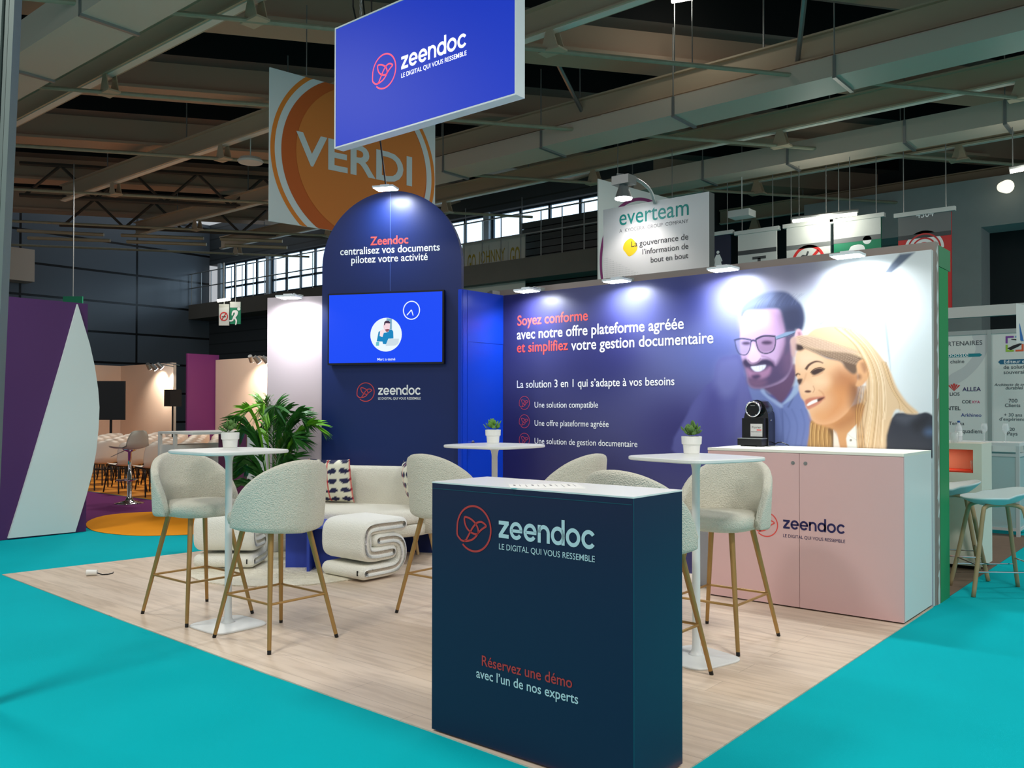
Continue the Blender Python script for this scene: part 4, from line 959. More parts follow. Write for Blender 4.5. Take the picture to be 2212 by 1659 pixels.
pl = thing('potted_palm', 'tall green palm in a white square planter beside the blush wall', 'plant', (-1.56, -1.60, 0.006))
m = MB(); m.rings([[(x*k, y*k, z) for x, y in superell(.125, .125, 7, 32)] for k, z in ((.90, 0), (.96, .01), (.98, .115), (.93, .122), (.95, .13), (1.0, .25), (1.0, .30), (.90, .30), (.88, .27))]); m.build('planter', CERAMIC, pl)
m = MB(); m.rings([[(x*k, y*k, .272) for x, y in superell(.11, .11, 7, 24)] for k in (1, .1)]); m.build('soil', SOIL, pl)
rp_ = random.Random(11)
# fronds: azimuth measured in the picture plane (camera right = 0), height, reach
frs = [(0, 1.02, .62, 1), (15, 1.10, .46, 0), (170, 1.06, .50, 0), (160, 1.16, .34, 1), (200, .96, .44, 0), (70, 1.22, .16, 0), (110, 1.24, .18, 1), (300, 1.16, .26, 0), (250, 1.10, .28, 0), (30, .90, .46, 0),
       (185, .62, .40, 0), (215, .56, .46, 0), (160, .70, .36, 0), (340, .86, .40, 0), (20, .66, .32, 0), (190, .40, .42, 0), (280, .74, .30, 0), (350, 1.14, .40, 0)]
for az, hgt, reach, br_ in frs:
    reach *= .78
    th = math.radians(az); d = rgt*math.cos(th) - V((fwd.x, fwd.y, 0)).normalized()*math.sin(th)*.8; d.z = 0
    b0 = V((rp_.uniform(-.03, .03), rp_.uniform(-.03, .03), .275))
    ctrl = [b0, b0+V((0, 0, hgt*.38))+d*(reach*.12), b0+V((0, 0, hgt*.74))+d*(reach*.38), b0+V((0, 0, hgt*.92))+d*(reach*.72), b0+V((0, 0, hgt*.86))+d*reach]
    cp_ = smooth_poly([tuple(c) for c in ctrl], 7, False); m = MB(); m.tube(cp_, [.006*(1-.8*i/len(cp_)) for i in range(len(cp_))], 5)
    sd = d.cross(V((0, 0, 1))).normalized(); n0 = int(len(cp_)*.40)
    for i in np.arange(n0, len(cp_)-1, .5):
        f = (i-n0)/(len(cp_)-n0); i0 = int(i); c = V(cp_[i0]).lerp(V(cp_[i0+1]), i-i0); tg = (V(cp_[i0+1])-V(cp_[i0-1])).normalized(); ll = .25*(math.sin(PI*(.22+.7*f)))*rp_.uniform(.85, 1.1)
        for sg in (1, -1):
            dr = (tg*.95+sd*sg*rp_.uniform(.55, .8)+V((0, 0, rp_.uniform(-.05, .3)))).normalized(); wv = dr.cross(V((0, 0, 1))).normalized()*.5 + V((0, 0, .5))*sg; wv = wv.normalized()
            pts = []
            for t, w in ((0, .003), (.3, .015), (.6, .012), (.85, .006), (1, .0008)):
                q = c+dr*(ll*t)+V((0, 0, -.32*ll*t*t)); pts += [q+wv*w, q-wv*w]
            m.add(pts, [(2*k, 2*k+1, 2*k+3, 2*k+2) for k in range(4)])
    m.build('frond', LEAF_L if br_ else LEAF_D, pl)

# loose socket on the floor
sk = thing('cable_socket', 'white socket on a short cable lying on the oak floor at the far left', 'socket', (-1.68, -3.25, .006))
m = MB(); m.cyl((-.02, -.03, .026), (.035, .03, .026), .026, .022, n=16); m.build('socket_body', CERAMIC, sk)
m = MB(); m.cyl((-.0225, -.0327, .026), (-.02, -.03, .026), .018, n=14); m.build('socket_face', mat('grey_face', (150, 150, 146), .5), sk)
m = MB(); m.tube([(.035, .03, .022), (.06, .06, .007), (.07, .10, .005), (.05, .15, .005), (.02, .17, .005)], .005, 6); m.build('cable', BLACK, sk)

# ================================================================== HANGING LIGHTBOX SIGN
sg = thing('hanging_sign', 'large blue rectangular lightbox sign with white frame hanging above the stand', 'sign', (-.135, -2.0, 3.522))
SWd, SHt = 1.94, 1.0
m = MB(); m.box((0, .0, 0), (SWd, .095, .012)); m.box((0, 0, SHt-.012), (SWd, .095, SHt)); m.box((0, 0, .012), (.012, .095, SHt-.012)); m.box((SWd-.012, 0, .012), (SWd, .095, SHt-.012)); m.build('frame', mat('white_frame', (240, 244, 246), .35), sg)
m = MB(); m.box((.010, .006, .010), (SWd-.010, .09, SHt-.010)); m.build('lit_panel', mat('backlit_blue', (4, 40, 150), .5, emit=(2, 50, 196), estr=.62), sg)
fs_ = Frame((-.135, -2.0+.006, 3.522), E_UX, E_UZ, .0015)
SIGNW = mat('backlit_white', (250, 250, 250), .5, emit=(255, 255, 255), estr=.8); SIGNR = mat('backlit_coral', (240, 80, 110), .5, emit=(255, 84, 116), estr=.75)
m = MB(); a, b = fs_.px(830, 154); bird(m, fs_, a, b, .139); m.build('bird_emblem', SIGNR, sg, world=True)
m = MB(); a, b = fs_.px(867, 147); a2, b2 = fs_.px(1008, 103.5); logotype(m, fs_, a, (b+b2)/2, a2-a, .098); text_px(m, fs_, 'LE DIGITAL QUI VOUS RESSEMBLE', (867, 166), (1008, 121.5), .022, 1.08); m.build('logo_lettering', SIGNW, sg, world=True)
def hook_line(o, x, y, z0, z1, nm='chain'):
    m = MB()
    if nm == 'chain':
        k = int((z1-z0)/.05)
        for i in range(k):
            c = V((x, y, z0+.025+i*.05)); a = V((1, 0, 0)) if i % 2 else V((0, 1, 0))
            m.tube([c+a*(.011*math.cos(t))+V((0, 0, .030*math.sin(t))) for t in np.linspace(0, 2*PI, 10, endpoint=False)], .0035, 5, True)
    else: m.cyl((x, y, z0), (x, y, z1), .004, n=6)
    m.build(nm, STEEL, o)
hook_line(sg, .27, .05, SHt, 2.9); hook_line(sg, 1.67, .05, SHt, 2.9)
m = MB(); m.tube([(.24, .05, SHt), (.20, .05, SHt+.05), (.17, .05, SHt+.15), (.17, .05, SHt+.35), (.2, .05, 2.9)], .007, 6); m.tube([(.40, .05, SHt), (.395, .05, SHt+.4), (.36, .05, 2.9)], .006, 6); m.build('power_cable', BLACK, sg)
m = MB(); m.box((0, 0, 2.9), (SWd, .1, 3.0)); m.build('hanging_bar', ALU, sg)
for x in (.27, 1.67):
    m = MB(); m.cyl((x, .05, 3.0), (x, .05, 3.5), .008, n=6); m.build('drop_rod', STEEL, sg)
pa = hit(821, 300, PA0+NA*.1, NA); pb_ = hit(834, 405, PA0+NA*.1, NA)
m = MB(); m.tube([tuple(pb_), tuple(pb_.lerp(pa, .5)), tuple(pa), tuple(pa+(pa-pb_)*1.2), tuple(pa+(pa-pb_)*3.2)], .008, 6)
tag(m.build('lamp_cable', BLACK), 'thin black cable running up from the lamp on top of the arch', 'cable')

# ================================================================== BIG HANGING BANNERS
def banner(name, fr, w, h, cx, cy, R, colors, label, word=None):
    o = thing(name, label, 'banner', fr.O)
    m = MB(); m.prism([(0, 0), (w, 0), (w, h), (0, h)], -.02, 0, fr); m.build('board', mat('banner_white', (214, 220, 218), .7), o, world=True)
    def clipd(rx): # disc clipped to the board
        pts = []
        for t in np.linspace(0, 2*PI, 160, endpoint=False):
            x, y = cx+rx*math.cos(t), cy+rx*math.sin(t); pts.append((min(max(x, 0), w), min(max(y, 0), h)))
        return pts
    for i, (r, c, nm) in enumerate([(R, colors[0], 'outer_ring'), (R*.955, (214, 220, 218), 'white_ring'), (R*.885, colors[1], 'disc'), ]):
        m = MB(); flat_poly(m, fr, clipd(r), .002+.002*i); m.build(nm, mat('%s_%d_%d_%d' % ((nm,)+tuple(c)), c, .7), o, world=True)
    m = MB(); pts = [(min(max(cx+.075*R+R*.80*math.cos(t), 0), w), min(max(cy+.02*R+R*.80*math.sin(t), 0), h)) for t in np.linspace(0, 2*PI, 120, endpoint=False)]
    flat_poly(m, fr, pts, .009); m.build('inner_disc', mat('inner_%d_%d_%d' % tuple(colors[2]), colors[2], .7), o, world=True)
    for x in (w*.2, w*.8):
        m = MB(); m.cyl(fr.p(x, h, -.01), fr.p(x, h+.9, -.01), .006, n=6); m.build('wire', STEEL, o, world=True)
    return o
vP = hit(583, 145, CAM+ray(583, 145)*10.4, (1, 0, 0)); vang = math.radians(80.7)
fv = Frame((vP.x, vP.y, vP.z-1.85), (math.cos(vang), math.sin(vang), 0), E_UZ, .012)
bv = banner('hanging_banner', fv, 2.44, 1.85, 1.22, .90, 1.21, [(226, 130, 40), (196, 92, 30), (214, 124, 50)], 'large white banner with an orange disc and big pale capital letters')
m = MB(); a, _ = fv.px(639, 282); a2, _ = fv.px(889, 400); z0 = fv.px(676, 358)[1]; text(m, fv, 'VERDI', a, z0, a2-a, .05, .86, c=.012); m.build('lettering', mat('banner_letter', (206, 214, 212), .7), bv, world=True)
pP = CAM+ray(1292.5, 386)*14.0
fp = Frame((pP.x, pP.y, pP.z-1.9), (0.12, .993, 0), E_UZ, .012)
banner('hanging_banner', fp, 2.5, 1.9, 1.27, .55, 1.24, [(132, 50, 108), (96, 44, 84), (158, 72, 142)], 'white banner with a purple disc behind the pale tower sign')

# ================================================================== PALE TOWER SIGN behind the picture wall
yE = 1.5; tw = thing('tower_sign', 'white tower sign with teal word and yellow blob rising behind the picture wall', 'sign', (.181, yE, 0))
fe = Frame((.181, yE, 0), E_UX, E_UZ, .0015); wE, hE = 1.286, 3.59
m = MB(); m.box((0, .004, 0), (wE, .12, hE)); m.build('body', mat('tower_grey', (92, 94, 92), .6), tw)
m = MB(); m.box((0, 0, 0), (wE, .004, hE)); m.build('face', mat('tower_white', (232, 228, 226), .6), tw)
m = MB(); text_px(m, fe, 'everteam', (1338, 488), (1488, 463), .012, 1.1); m.build('teal_lettering', TEALTXT, tw, world=True)
m = MB(); text_px(m, fe, 'A  KYOCERA  GROUP  COMPANY', (1338, 502), (1487, 482), 0, 1.0); m.build('grey_lettering', GREYTXT, tw, world=True)
m = MB(); flat_poly(m, fe, [fe.px(x, y) for x, y in smooth_poly([(1362, 515), (1371, 521), (1377, 531), (1374, 543), (1360, 554), (1351, 545), (1346, 537), (1350, 524)], 4)]); m.build('yellow_blob', mat('yellow_print', (244, 206, 40), .6), tw, world=True)
fe2 = Frame(fe.O, E_UX, E_UZ, .003)
m = MB(); text_px(m, fe2, 'La gouvernance de', (1364, 533), (1487, 518), 0, 1.0); text_px(m, fe2, 'l’information de', (1388, 549), (1487, 538), 0, 1.0); text_px(m, fe2, 'bout en bout', (1406, 567), (1487, 557.5), 0, 1.0); m.build('dark_lettering', DARKTXT, tw, world=True)
m = MB()
for i in range(26):
    for j in range(14):
        if j < 12-i*.45:
            x, z = .02+i*.019, 2.80+j*.022; m.add([fe2.p(x, z), fe2.p(x+.007, z), fe2.p(x+.007, z+.007), fe2.p(x, z+.007)], [(0, 1, 2, 3)])
m.build('dot_pattern', mat('pale_dots', (196, 194, 192), .6), tw, world=True)
ln = thing('arm_spotlight', 'grey bell spotlight on a curved arm over the pale tower sign', 'lamp', (.9, 1.5, hE))
pe = lambda x, y, yy: hit(x, y, (0, yy, 0), (0, 1, 0))
b_ = pe(1347, 428, 1.15); t_ = pe(1347, 400, 1.15)
m = MB(); m.tube(smooth_poly([tuple(pe(1415, 440, 1.49)), tuple(pe(1405, 412, 1.42)), tuple(pe(1383, 392, 1.32)), tuple(pe(1355, 381, 1.22)), tuple(pe(1332, 378, 1.15))], 5, False), .018, 8); m.build('arm', ALU, ln, world=True)
m = MB(); m.cyl(b_, t_, .092, .045, n=24); m.build('shade', STEEL, ln, world=True)
m = MB(); m.cyl(b_-V((0, 0, .012)), b_, .088, .090, n=24); m.build('bulb_lens', LENS, ln, world=True)
q1 = pe(1330, 398, 1.15); q2 = pe(1366, 388, 1.15); m = MB(); m.box((q1.x, 1.07, t_.z), (q2.x, 1.23, t_.z+.09)); m.cyl((t_.x, 1.15, t_.z+.09), tuple(pe(1345, 379, 1.2)), .02, n=8); m.build('gear_box', STEEL, ln, world=True)
sl_ = bpy.data.lights.new('arm_spot_light', 'SPOT'); sl_.energy = 22; sl_.spot_size = math.radians(110); sl_.spot_blend = .6; sl_.color = (1, .97, .93); sl_.shadow_soft_size = .07
so_ = bpy.data.objects.new('arm_spot_light', sl_); COL.objects.link(so_); so_.location = b_-V((0, 0, .03)); so_.rotation_euler = (math.radians(18), 0, 0)

# ================================================================== HANGING HALL SIGNS (right)
yS = 8.5
SIGNG = mat('sign_green', (20, 130, 92), .5); SGREY = mat('sign_grey', (112, 116, 116), .6); SPALE = mat('sign_pale', (206, 210, 206), .6); SRED = mat('sign_red', (204, 46, 44), .5); SDARK = mat('sign_navy', (30, 36, 60), .6); DKG = mat('sign_dark_grey', (70, 74, 76), .6)
def hall_sign(name, xpx, ytop, w, h, label, face, yy=yS, wires=True):
    P = hy(xpx, ytop, yy); o = thing(name, label, 'sign', (P.x, yy, P.z-h))
    m = MB(); m.box((0, 0, 0), (w, .04, h-.02)); m.build('panel', face, o)
    m = MB(); m.box((-.06, -.03, h-.02), (w+.06, .06, h+.05)); m.build('hanging_rail', SPALE, o)
    if wires:
        for x in (w*.1, w*.9):
            m = MB(); m.cyl((x, .02, h+.05), (x, .02, 6.0-(P.z-h)), .008, n=6); m.build('wire', STEEL, o)
    return o, Frame((P.x, yy, P.z-h), E_UX, E_UZ, .003)
def rect(m, f, x0, z0, x1, z1, c=None): flat_poly(m, f, [(x0, z0), (x1, z0), (x1, z1), (x0, z1)], c)
o, f = hall_sign('toilet_sign', 1512, 512, .62, 1.6, 'dark blue hanging toilet sign with white figure beside the tower sign', SDARK)
def w_figure(m, f, x, z, s):
    flat_poly(m, f, ellipse(x, z, .05*s, .05*s, 16)); flat_poly(m, f, [(x+a*s, z+b*s) for a, b in ((-.06, -.07), (.06, -.07), (.15, -.28), (.11, -.30), (.075, -.18), (.13, -.42), (.04, -.42), (.03, -.68), (-.03, -.68), (-.04, -.42), (-.13, -.42), (-.075, -.18), (-.11, -.30), (-.15, -.28))])
m = MB(); a, b = f.px(1551, 545); w_figure(m, f, a, b, .62); rect(m, f, a-.105, b-.43, a-.09, b+.02); flat_poly(m, f, [(a-.19, b-.06), (a-.15, b-.22), (a-.17, b-.23), (a-.21, b-.12)]); m.build('pictogram', WHT_P, o, world=True)
m = MB(); a, b = f.px(1532, 574); rect(m, f, a-.05, b-.3, a+.05, b+.17); m.build('green_square', SIGNG, o, world=True)
o, f = hall_sign('tap_sign', 1594, 506, .74, 1.5, 'pale hanging sign with a dark grey water tap symbol', SPALE)
m = MB(); rect(m, f, 0, 1.10, .74, 1.18); m.build('grey_bar', DKG, o, world=True)
m = MB(); a, b = f.px(1640, 557); rect(m, f, a-.13, b-.02, a+.13, b+.03); rect(m, f, a-.03, b-.12, a+.03, b); flat_poly(m, f, [(a-.28, b-.2), (a-.2, b-.14), (a+.25, b-.12), (a+.25, b-.32), (a-.2, b-.32), (a-.28, b-.45), (a-.36, b-.45)]); m.build('tap_symbol', DKG, o, world=True)
o, f = hall_sign('no_smoking_sign', 1699, 491, .78, 1.6, 'white hanging no smoking sign with red ring above the picture wall', SPALE)
m = MB(); rect(m, f, 0, 1.18, .78, 1.26); m.build('grey_bar', SGREY, o, world=True)
m = MB(); a, b = f.px(1746, 565); ribbon(m, f, ellipse(a, b, .27, .27, 40), .05, True); ribbon(m, f, [(a+.18, b+.18), (a-.18, b-.18)], .05); m.build('red_ring', SRED, o, world=True)
m = MB(); ribbon(m, f, smooth_poly([(a-.15, b+.04), (a-.10, b+.11), (a-.04, b+.10), (a+.0, b+.18)], 5, False), .035); rect(m, f, a-.17, b-.04, a+.06, b+.0); m.build('cigarette_symbol', DKG, o, world=True)
o, f = hall_sign('exit_sign', 1801, 480, .78, 1.6, 'green hanging emergency exit sign with white running figure above the picture wall', SIGNG)
m = MB(); rect(m, f, 0, 1.30, .78, 1.58); m.build('pale_header', SPALE, o, world=True); m = MB(); rect(m, f, 0, 1.22, .78, 1.30); m.build('grey_bar', SGREY, o, world=True)
def runner(m, f, x, z, s):
    flat_poly(m, f, ellipse(x+.19*s, z+.30*s, .085*s, .085*s, 16))
    flat_poly(m, f, [(x+a*s, z+b*s) for a, b in smooth_poly([(-.13, .20), (.08, .22), (.15, .12), (.10, -.05), (.02, -.15), (.10, -.30), (.06, -.52), (.0, -.52), (.02, -.33), (-.07, -.22), (-.12, -.34), (-.30, -.36), (-.30, -.29), (-.17, -.27), (-.10, -.10), (-.02, .05), (-.05, .12), (-.10, .08), (-.14, -.04), (-.19, -.02)], 3)])
m = MB(); a, b = f.px(1856, 545); runner(m, f, a-.03, b-.06, .85); m.build('pictogram', WHT_P, o, world=True)
o, f = hall_sign('fire_sign', 1940, 468, .80, 1.6, 'red hanging sign with white concentric arcs and number on a grey header', SRED)
m = MB(); rect(m, f, 0, 1.27, .80, 1.58); m.build('grey_header', SGREY, o, world=True); m = MB(); rect(m, f, 0, 1.20, .80, 1.27, .004); m.build('dark_bar', DKG, o, world=True)
m = MB(); f2_ = Frame(f.O, E_UX, E_UZ, .005); text_px(m, f2_, '4304', (1979, 471.5), (2017, 467), .02, 1.1); m.build('number', WHT_P, o, world=True)
a, b = f.px(1996, 538)
m = MB(); flat_poly(m, f, ellipse(a, b, .30, .30, 40, 0, PI)); m.build('white_arcs', WHT_P, o, world=True)
m = MB(); f2_ = Frame(f.O, E_UX, E_UZ, .005)
for r in (.245, .175, .10): ribbon(m, f2_, ellipse(a, b, r, r, 30, 0, PI), .025)
m.build('red_arcs', SRED, o, world=True)
def tube_light(P, Q, label, power):
    o = thing('tube_light', label, 'lamp', P)
    m = MB(); m.cyl(P, Q, .028, n=10); m.build('lit_tube', TUBE, o, world=True)
    d = (V(Q)-V(P)); m = MB(); z = V((0, 0, .05)); m.cyl(V(P)-d*.03+z, V(Q)+d*.03+z, .03, n=6); m.build('fitting', STEEL, o, world=True)
    for t in (.1, .9):
        c = V(P)+d*t+z; m = MB(); m.cyl(c, (c.x, c.y, 6.0), .008, n=6); m.build('hanger', STEEL, o, world=True)
    l = bpy.data.lights.new('tube_glow', 'POINT'); l.energy = power; l.color = (1, .98, .88); l.shadow_soft_size = .15
    lo = bpy.data.objects.new('tube_glow', l); COL.objects.link(lo); lo.location = V(P)+d*.5-V((0, .06, .09))
tube_light(hy(1713, 478, 8.2), hy(1850, 462, 8.2), 'lit fluorescent tube in front of the no smoking sign', 22)
tube_light(hy(2182, 371, 8.2), hy(2240, 360, 8.2), 'lit fluorescent tube at the right edge under the roof beam', 10)
tube_light(hy(1452, 3, 4.0), hy(1500, -6, 4.0), 'lit fluorescent tube cut by the top edge of the picture', 10)
m = MB(); q = hy(2165, 404, 12.5); m.cyl(q, q+V((.12, -.2, -.05)), .10, .13, n=16); tag(m.build('wall_spot', mat('lit_cream', (250, 246, 226), .4, emit=(255, 246, 220), estr=1.2)), 'cream wall spot on the pale concrete beam at the right', 'lamp')
wb_ = MB(); q = hy(1600, 462, 8.2); wb_.box((q.x-.2, 8.1, q.z-.06), (q.x+.2, 8.4, q.z+.06)); wb_.cyl((q.x, 8.25, q.z+.06), (q.x, 8.25, 6), .01, n=6); tag(wb_.build('access_point', SPALE), 'flat white box hanging under the roof above the tap sign', 'box')
wd = MB(); q = CAM+ray(541, 352)*15.0; wd.lathe([(.05, .10), (.18, .08), (.22, .03), (.20, 0), (.0, 0)], q, 24, False); wd.cyl(q+V((0, 0, .1)), (q.x, q.y, 6.4), .01, n=6); tag(wd.build('disc_lamp', SPALE), 'round white disc lamp hanging left of the orange banner', 'speaker')  # hanging disc lamp, modelled unlit

# sandwich shop banner on the back wall
jf = Frame((-8.75, 8.78, 3.6), E_UX, E_UZ, .004); jb = thing('shop_banner', 'pale cloth banner with gold lettering hanging right of the arch', 'banner', jf.O)
m = MB(); m.box((0, 0, 0), (1.95, .02, 1.75)); m.build('cloth', mat('banner_cloth', (184, 186, 176), .9), jb)
GOLD = mat('gold_print', (150, 134, 38), .6)
m = MB(); a, b = jf.px(1010, 587); a2, b2 = jf.px(1028, 585); text(m, jf, 'GO', a, b, a2-a, .03, 3.2); a, b = jf.px(1033, 570); a2, _ = jf.px(1091, 564); text(m, jf, 'JOHNNY', a, b, a2-a, .01, 2.0); a, b = jf.px(1102, 573); a2, _ = jf.px(1123, 570); text(m, jf, 'GO', a, b, a2-a, .03, 3.0); m.build('gold_lettering', GOLD, jb, world=True)
m = MB(); a, b = jf.px(1033.5, 580); a2, b2 = jf.px(1097, 571); text(m, jf, 'SANDWICHES & CAFÉ', a, (b+b2)/2, a2-a, 0, 1.1); ribbon(m, jf, [(a, (b+b2)/2-.055), (a2, (b+b2)/2-.055)], .012); m.build('grey_lettering', SGREY, jb, world=True)
m = MB()
for i in range(14): rect(m, Frame((-8.83, 8.78, 3.6), E_UX, E_UZ, .0), 0, .05+i*.11, .07, .11+i*.11)
m.build('eyelet_strip', SPALE, jb, world=True)
for x in (.1, 1.85):
    m = MB(); m.cyl((x, .01, 1.75), (x, .01, 2.6), .008, n=6); m.build('wire', STEEL, jb)

# ================================================================== NEIGHBOUR STAND (right)
yP = 7.2; pn = thing('partner_panels', 'pair of white printed exhibition panels in aluminium posts at the right edge', 'panel', (1.9, yP, 0))
fp_ = Frame((1.9, yP, 0), E_UX, E_UZ, .003)
PW = mat('panel_white', (216, 218, 214), .6)
m = MB(); m.box((0, 0, .05), (.985, .02, 2.44)); m.build('left_panel', PW, pn)
m = MB(); m.box((1.035, 0, .05), (2.02, .02, 2.44)); m.build('right_panel', PW, pn)
for x in (.985, 2.02):
    m = MB(); m.box((x, -.02, 0), (x+.05, .03, 2.5)); m.build('post', ALU, pn)
m = MB(); m.box((0, -.01, 2.44), (2.02, .03, 2.5)); m.build('top_rail', ALU, pn)
DG = mat('panel_ink', (64, 70, 78), .6); TEALB = mat('panel_teal', (16, 128, 140), .6); PBLUE = mat('panel_blue', (28, 96, 130), .6); PSHADE = mat('panel_shade', (196, 198, 198), .6)
def tpx(s, L, R, mt, nm, bold=0.0, ys=1.0, fr=fp_):
    m = MB(); text_px(m, fr, s, L, R, bold, ys); m.build(nm, mt, pn, world=True)
m = MB(); text_px(m, fp_, 'PARTENAIRES', (2030, 748), (2122, 745), .004); text_px(m, fp_, 'chaîne', (2053, 785), (2083, 784)); text_px(m, fp_, 'Tenaka', (2050, 919), (2083, 917)); text_px(m, fp_, 'LIOS', (2052, 855), (2073, 854), .02); text_px(m, fp_, 'INTEL', (2042, 886), (2075, 886), .03)
text_px(m, fp_, 'quadient', (2079, 936), (2122, 935), .004, 1.1); text_px(m, fp_, 'de soluti', (2168, 797), (2212, 796)); text_px(m, fp_, 'souverai', (2168, 808), (2212, 807)); text_px(m, fp_, '700', (2179, 870), (2198, 869)); text_px(m, fp_, 'Clients', (2171, 879.5), (2204, 878.5))
text_px(m, fp_, '+ 30 ans', (2169, 900), (2208, 899)); text_px(m, fp_, 'd’expérience', (2159, 909.5), (2220, 908)); text_px(m, fp_, '20', (2181, 931), (2192, 930.5)); text_px(m, fp_, 'Pays', (2176, 941), (2198, 940)); m.build('grey_lettering', DG, pn, world=True)
m = MB()
for s, L, R in (('Architecte de sy', (2148, 835), (2212, 832)), ('durables et', (2172, 842), (2222, 840))):
    (a, b), (a2, b2) = fp_.px(*L), fp_.px(*R); text(m, fp_, s, a, (b+b2)/2, a2-a, 0, 1.0, .2)
m.build('slanted_lettering', DG, pn, world=True)
m = MB(); a, b = fp_.px(2030, 773); a2, b2 = fp_.px(2122, 763); flat_poly(m, fp_, smooth_poly([(a, b), (a2-.03, b), (a2, (b+b2)/2), (a2-.03, b2), (a, b2)], 1)); m.build('teal_pill', TEALB, pn, world=True)
m = MB(); a, b = fp_.px(2156, 787); a2, b2 = fp_.px(2230, 775); flat_poly(m, fp_, [(a, (b+b2)/2), (a+.03, b), (a2, b), (a2, b2), (a+.03, b2)]); m.build('blue_pill', PBLUE, pn, world=True)
fp2 = Frame(fp_.O, E_UX, E_UZ, .005); m = MB(); text_px(m, fp2, 'qui booste', (2024, 772), (2092, 771), .004); text_px(m, fp2, 'Editeur et', (2169, 785), (2218, 784), .01); m.build('white_lettering', WHT_P, pn, world=True)
tpx('ALLEA', (2079, 845), (2119, 845), mat('ink_violet', (52, 40, 96), .6), 'violet_lettering', .03); tpx('Arkhineo', (2076, 900.5), (2120, 899.5), mat('ink_blue', (44, 64, 140), .6), 'blue_lettering', .012)
tpx('COE', (2078, 871), (2098, 871), DG, 'partner_lettering', .03); tpx('XYA', (2099, 871), (2117, 871), mat('ink_magenta', (200, 50, 110), .6), 'magenta_lettering', .03)
m = MB(); a, b = fp_.px(2061, 842)
for k in range(-2, 3): flat_poly(m, fp_, [(a, b-.02), (a+k*.035-.014, b+.09-.012*abs(k)), (a+k*.035+.014, b+.09-.012*abs(k))])
m.build('red_fan_mark', SRED, pn, world=True)
a, b = fp_.px(2190, 741)
for nm, c, pts in (('purple_corner', (120, 60, 150), [(-.10, .10), (-.10, .0), (-.075, 0), (-.075, .075), (0, .075), (0, .10)]), ('blue_corner', (60, 130, 200), [(.02, .10), (.12, .10), (.12, .0), (.095, 0), (.095, .075), (.02, .075)]),
                   ('green_corner', (150, 190, 60), [(-.10, -.02), (-.10, -.12), (0, -.12), (0, -.095), (-.075, -.095), (-.075, -.02)]), ('orange_corner', (226, 96, 60), [(.02, -.12), (.12, -.12), (.12, -.02), (.095, -.02), (.095, -.095), (.02, -.095)]),
                   ('black_swoosh', (30, 30, 34), [(-.08, -.07), (.0, -.03), (.10, .0), (.03, .035), (-.03, .05), (-.03, .06), (.06, .05), (.135, .01), (.06, -.05), (-.04, -.10)])):
    m = MB(); flat_poly(m, fp_, [(a+x, b+z) for x, z in pts]); m.build(nm, mat('ink_'+nm, c, .6), pn, world=True)
m = MB(); flat_poly(m, Frame(fp_.O, E_UX, E_UZ, .0012), [fp_.px(x, y) for x, y in smooth_poly([(2100, 720), (2135, 720), (2128, 770), (2090, 815), (2050, 835), (2050, 812), (2085, 790), (2108, 755)], 4)]); m.build('grey_swirl', PSHADE, pn, world=True)
gr = thing('gantry_rail', 'white horizontal gantry rail above the printed panels at the right edge', 'rail', (1.6, 7.6, 0))
m = MB(); za = hy(2055, 676, 7.6).z; m.box((0, 0, za-.08), (2.6, .1, za+.08)); m.build('rail', SPALE, gr)
m = MB(); m.box((-.05, 0, 0), (.05, .1, za)); m.box((2.6, 0, 0), (2.7, .1, za)); m.build('upright', SPALE, gr)

wc = thing('niche_counter', 'white counter with an open peach coloured niche behind the green wall', 'counter', (3.0, 1.72, 0.004))
Lc, Dc, Hc = .895, .40, 1.08
NP = mat('niche_peach', (226, 160, 130), .6); IV = mat('ivory_panel', (240, 236, 220), .4)
nx0, nx1 = .15, (hy(2102, 1000, 1.72).x-3.0); nz0, nz1 = hy(2080, 1022, 1.72).z, hy(2080, 972, 1.72).z
m = MB(); m.box((0, 0, .03), (Lc, Dc, nz0)); m.box((0, 0, nz1), (Lc, Dc, Hc)); m.box((0, 0, nz0), (nx0, Dc, nz1)); m.box((nx1, 0, nz0), (Lc, Dc, nz1)); m.box((nx0, Dc-.03, nz0), (nx1, Dc, nz1)); m.build('body', IV, wc)
m = MB(); m.box((nx0, .01, nz0), (nx1, Dc-.03, nz0+.012)); m.build('niche_mat', mat('red_mat', (220, 70, 40), .6), wc)
m = MB(); m.box((nx0, Dc-.035, nz0+.012), (nx1, Dc-.03, nz1)); m.build('niche_back', NP, wc)
m = MB(); m.box((.03, .03, 0), (Lc-.03, Dc-.03, .03)); m.build('plinth', BLACK, wc)
l = bpy.data.lights.new('niche_light', 'AREA'); l.energy = .5; l.color = (1, .85, .7); l.size = .3; l.size_y = .1; l.shape = 'RECTANGLE'; lo = bpy.data.objects.new('niche_light', l); COL.objects.link(lo); lo.location = (3.0+(nx0+nx1)/2, 1.9, nz1-.01)
def tumbler(loc, label):
    o = thing('tumbler', label, 'glass', loc); m = MB(); m.lathe([(.03, 0), (.036, .09), (.034, .09), (.028, .006), (.001, .006)], n=20); m.build('glass_body', GLASS, o, smooth=True); return o
cp0 = hz(2095, 1021, nz0+.016); tumbler((cp0.x-.02, 1.86, nz0+.016), 'clear tumbler standing inside the peach niche of the white counter')
cp1 = hz(2058, 957, 1.084); tumbler((max(cp1.x, 3.3), 1.82, 1.084), 'clear tumbler on top of the white niche counter next to the green wall')
dc = thing('display_counter', 'white framed glass display counter with wine glasses at the right edge', 'counter', (2.75, 4.12, .004))
Ld, Dd = 1.03, .5
FW = mat('white_profile', (214, 222, 222), .4); TG = mat('frosted_panel', (196, 226, 228), .3, alpha=.75)
m = MB(); m.box((0, 0, .975), (Ld, Dd, 1.01)); m.build('counter_top', mat('bright_top', (240, 244, 244), .3), dc)
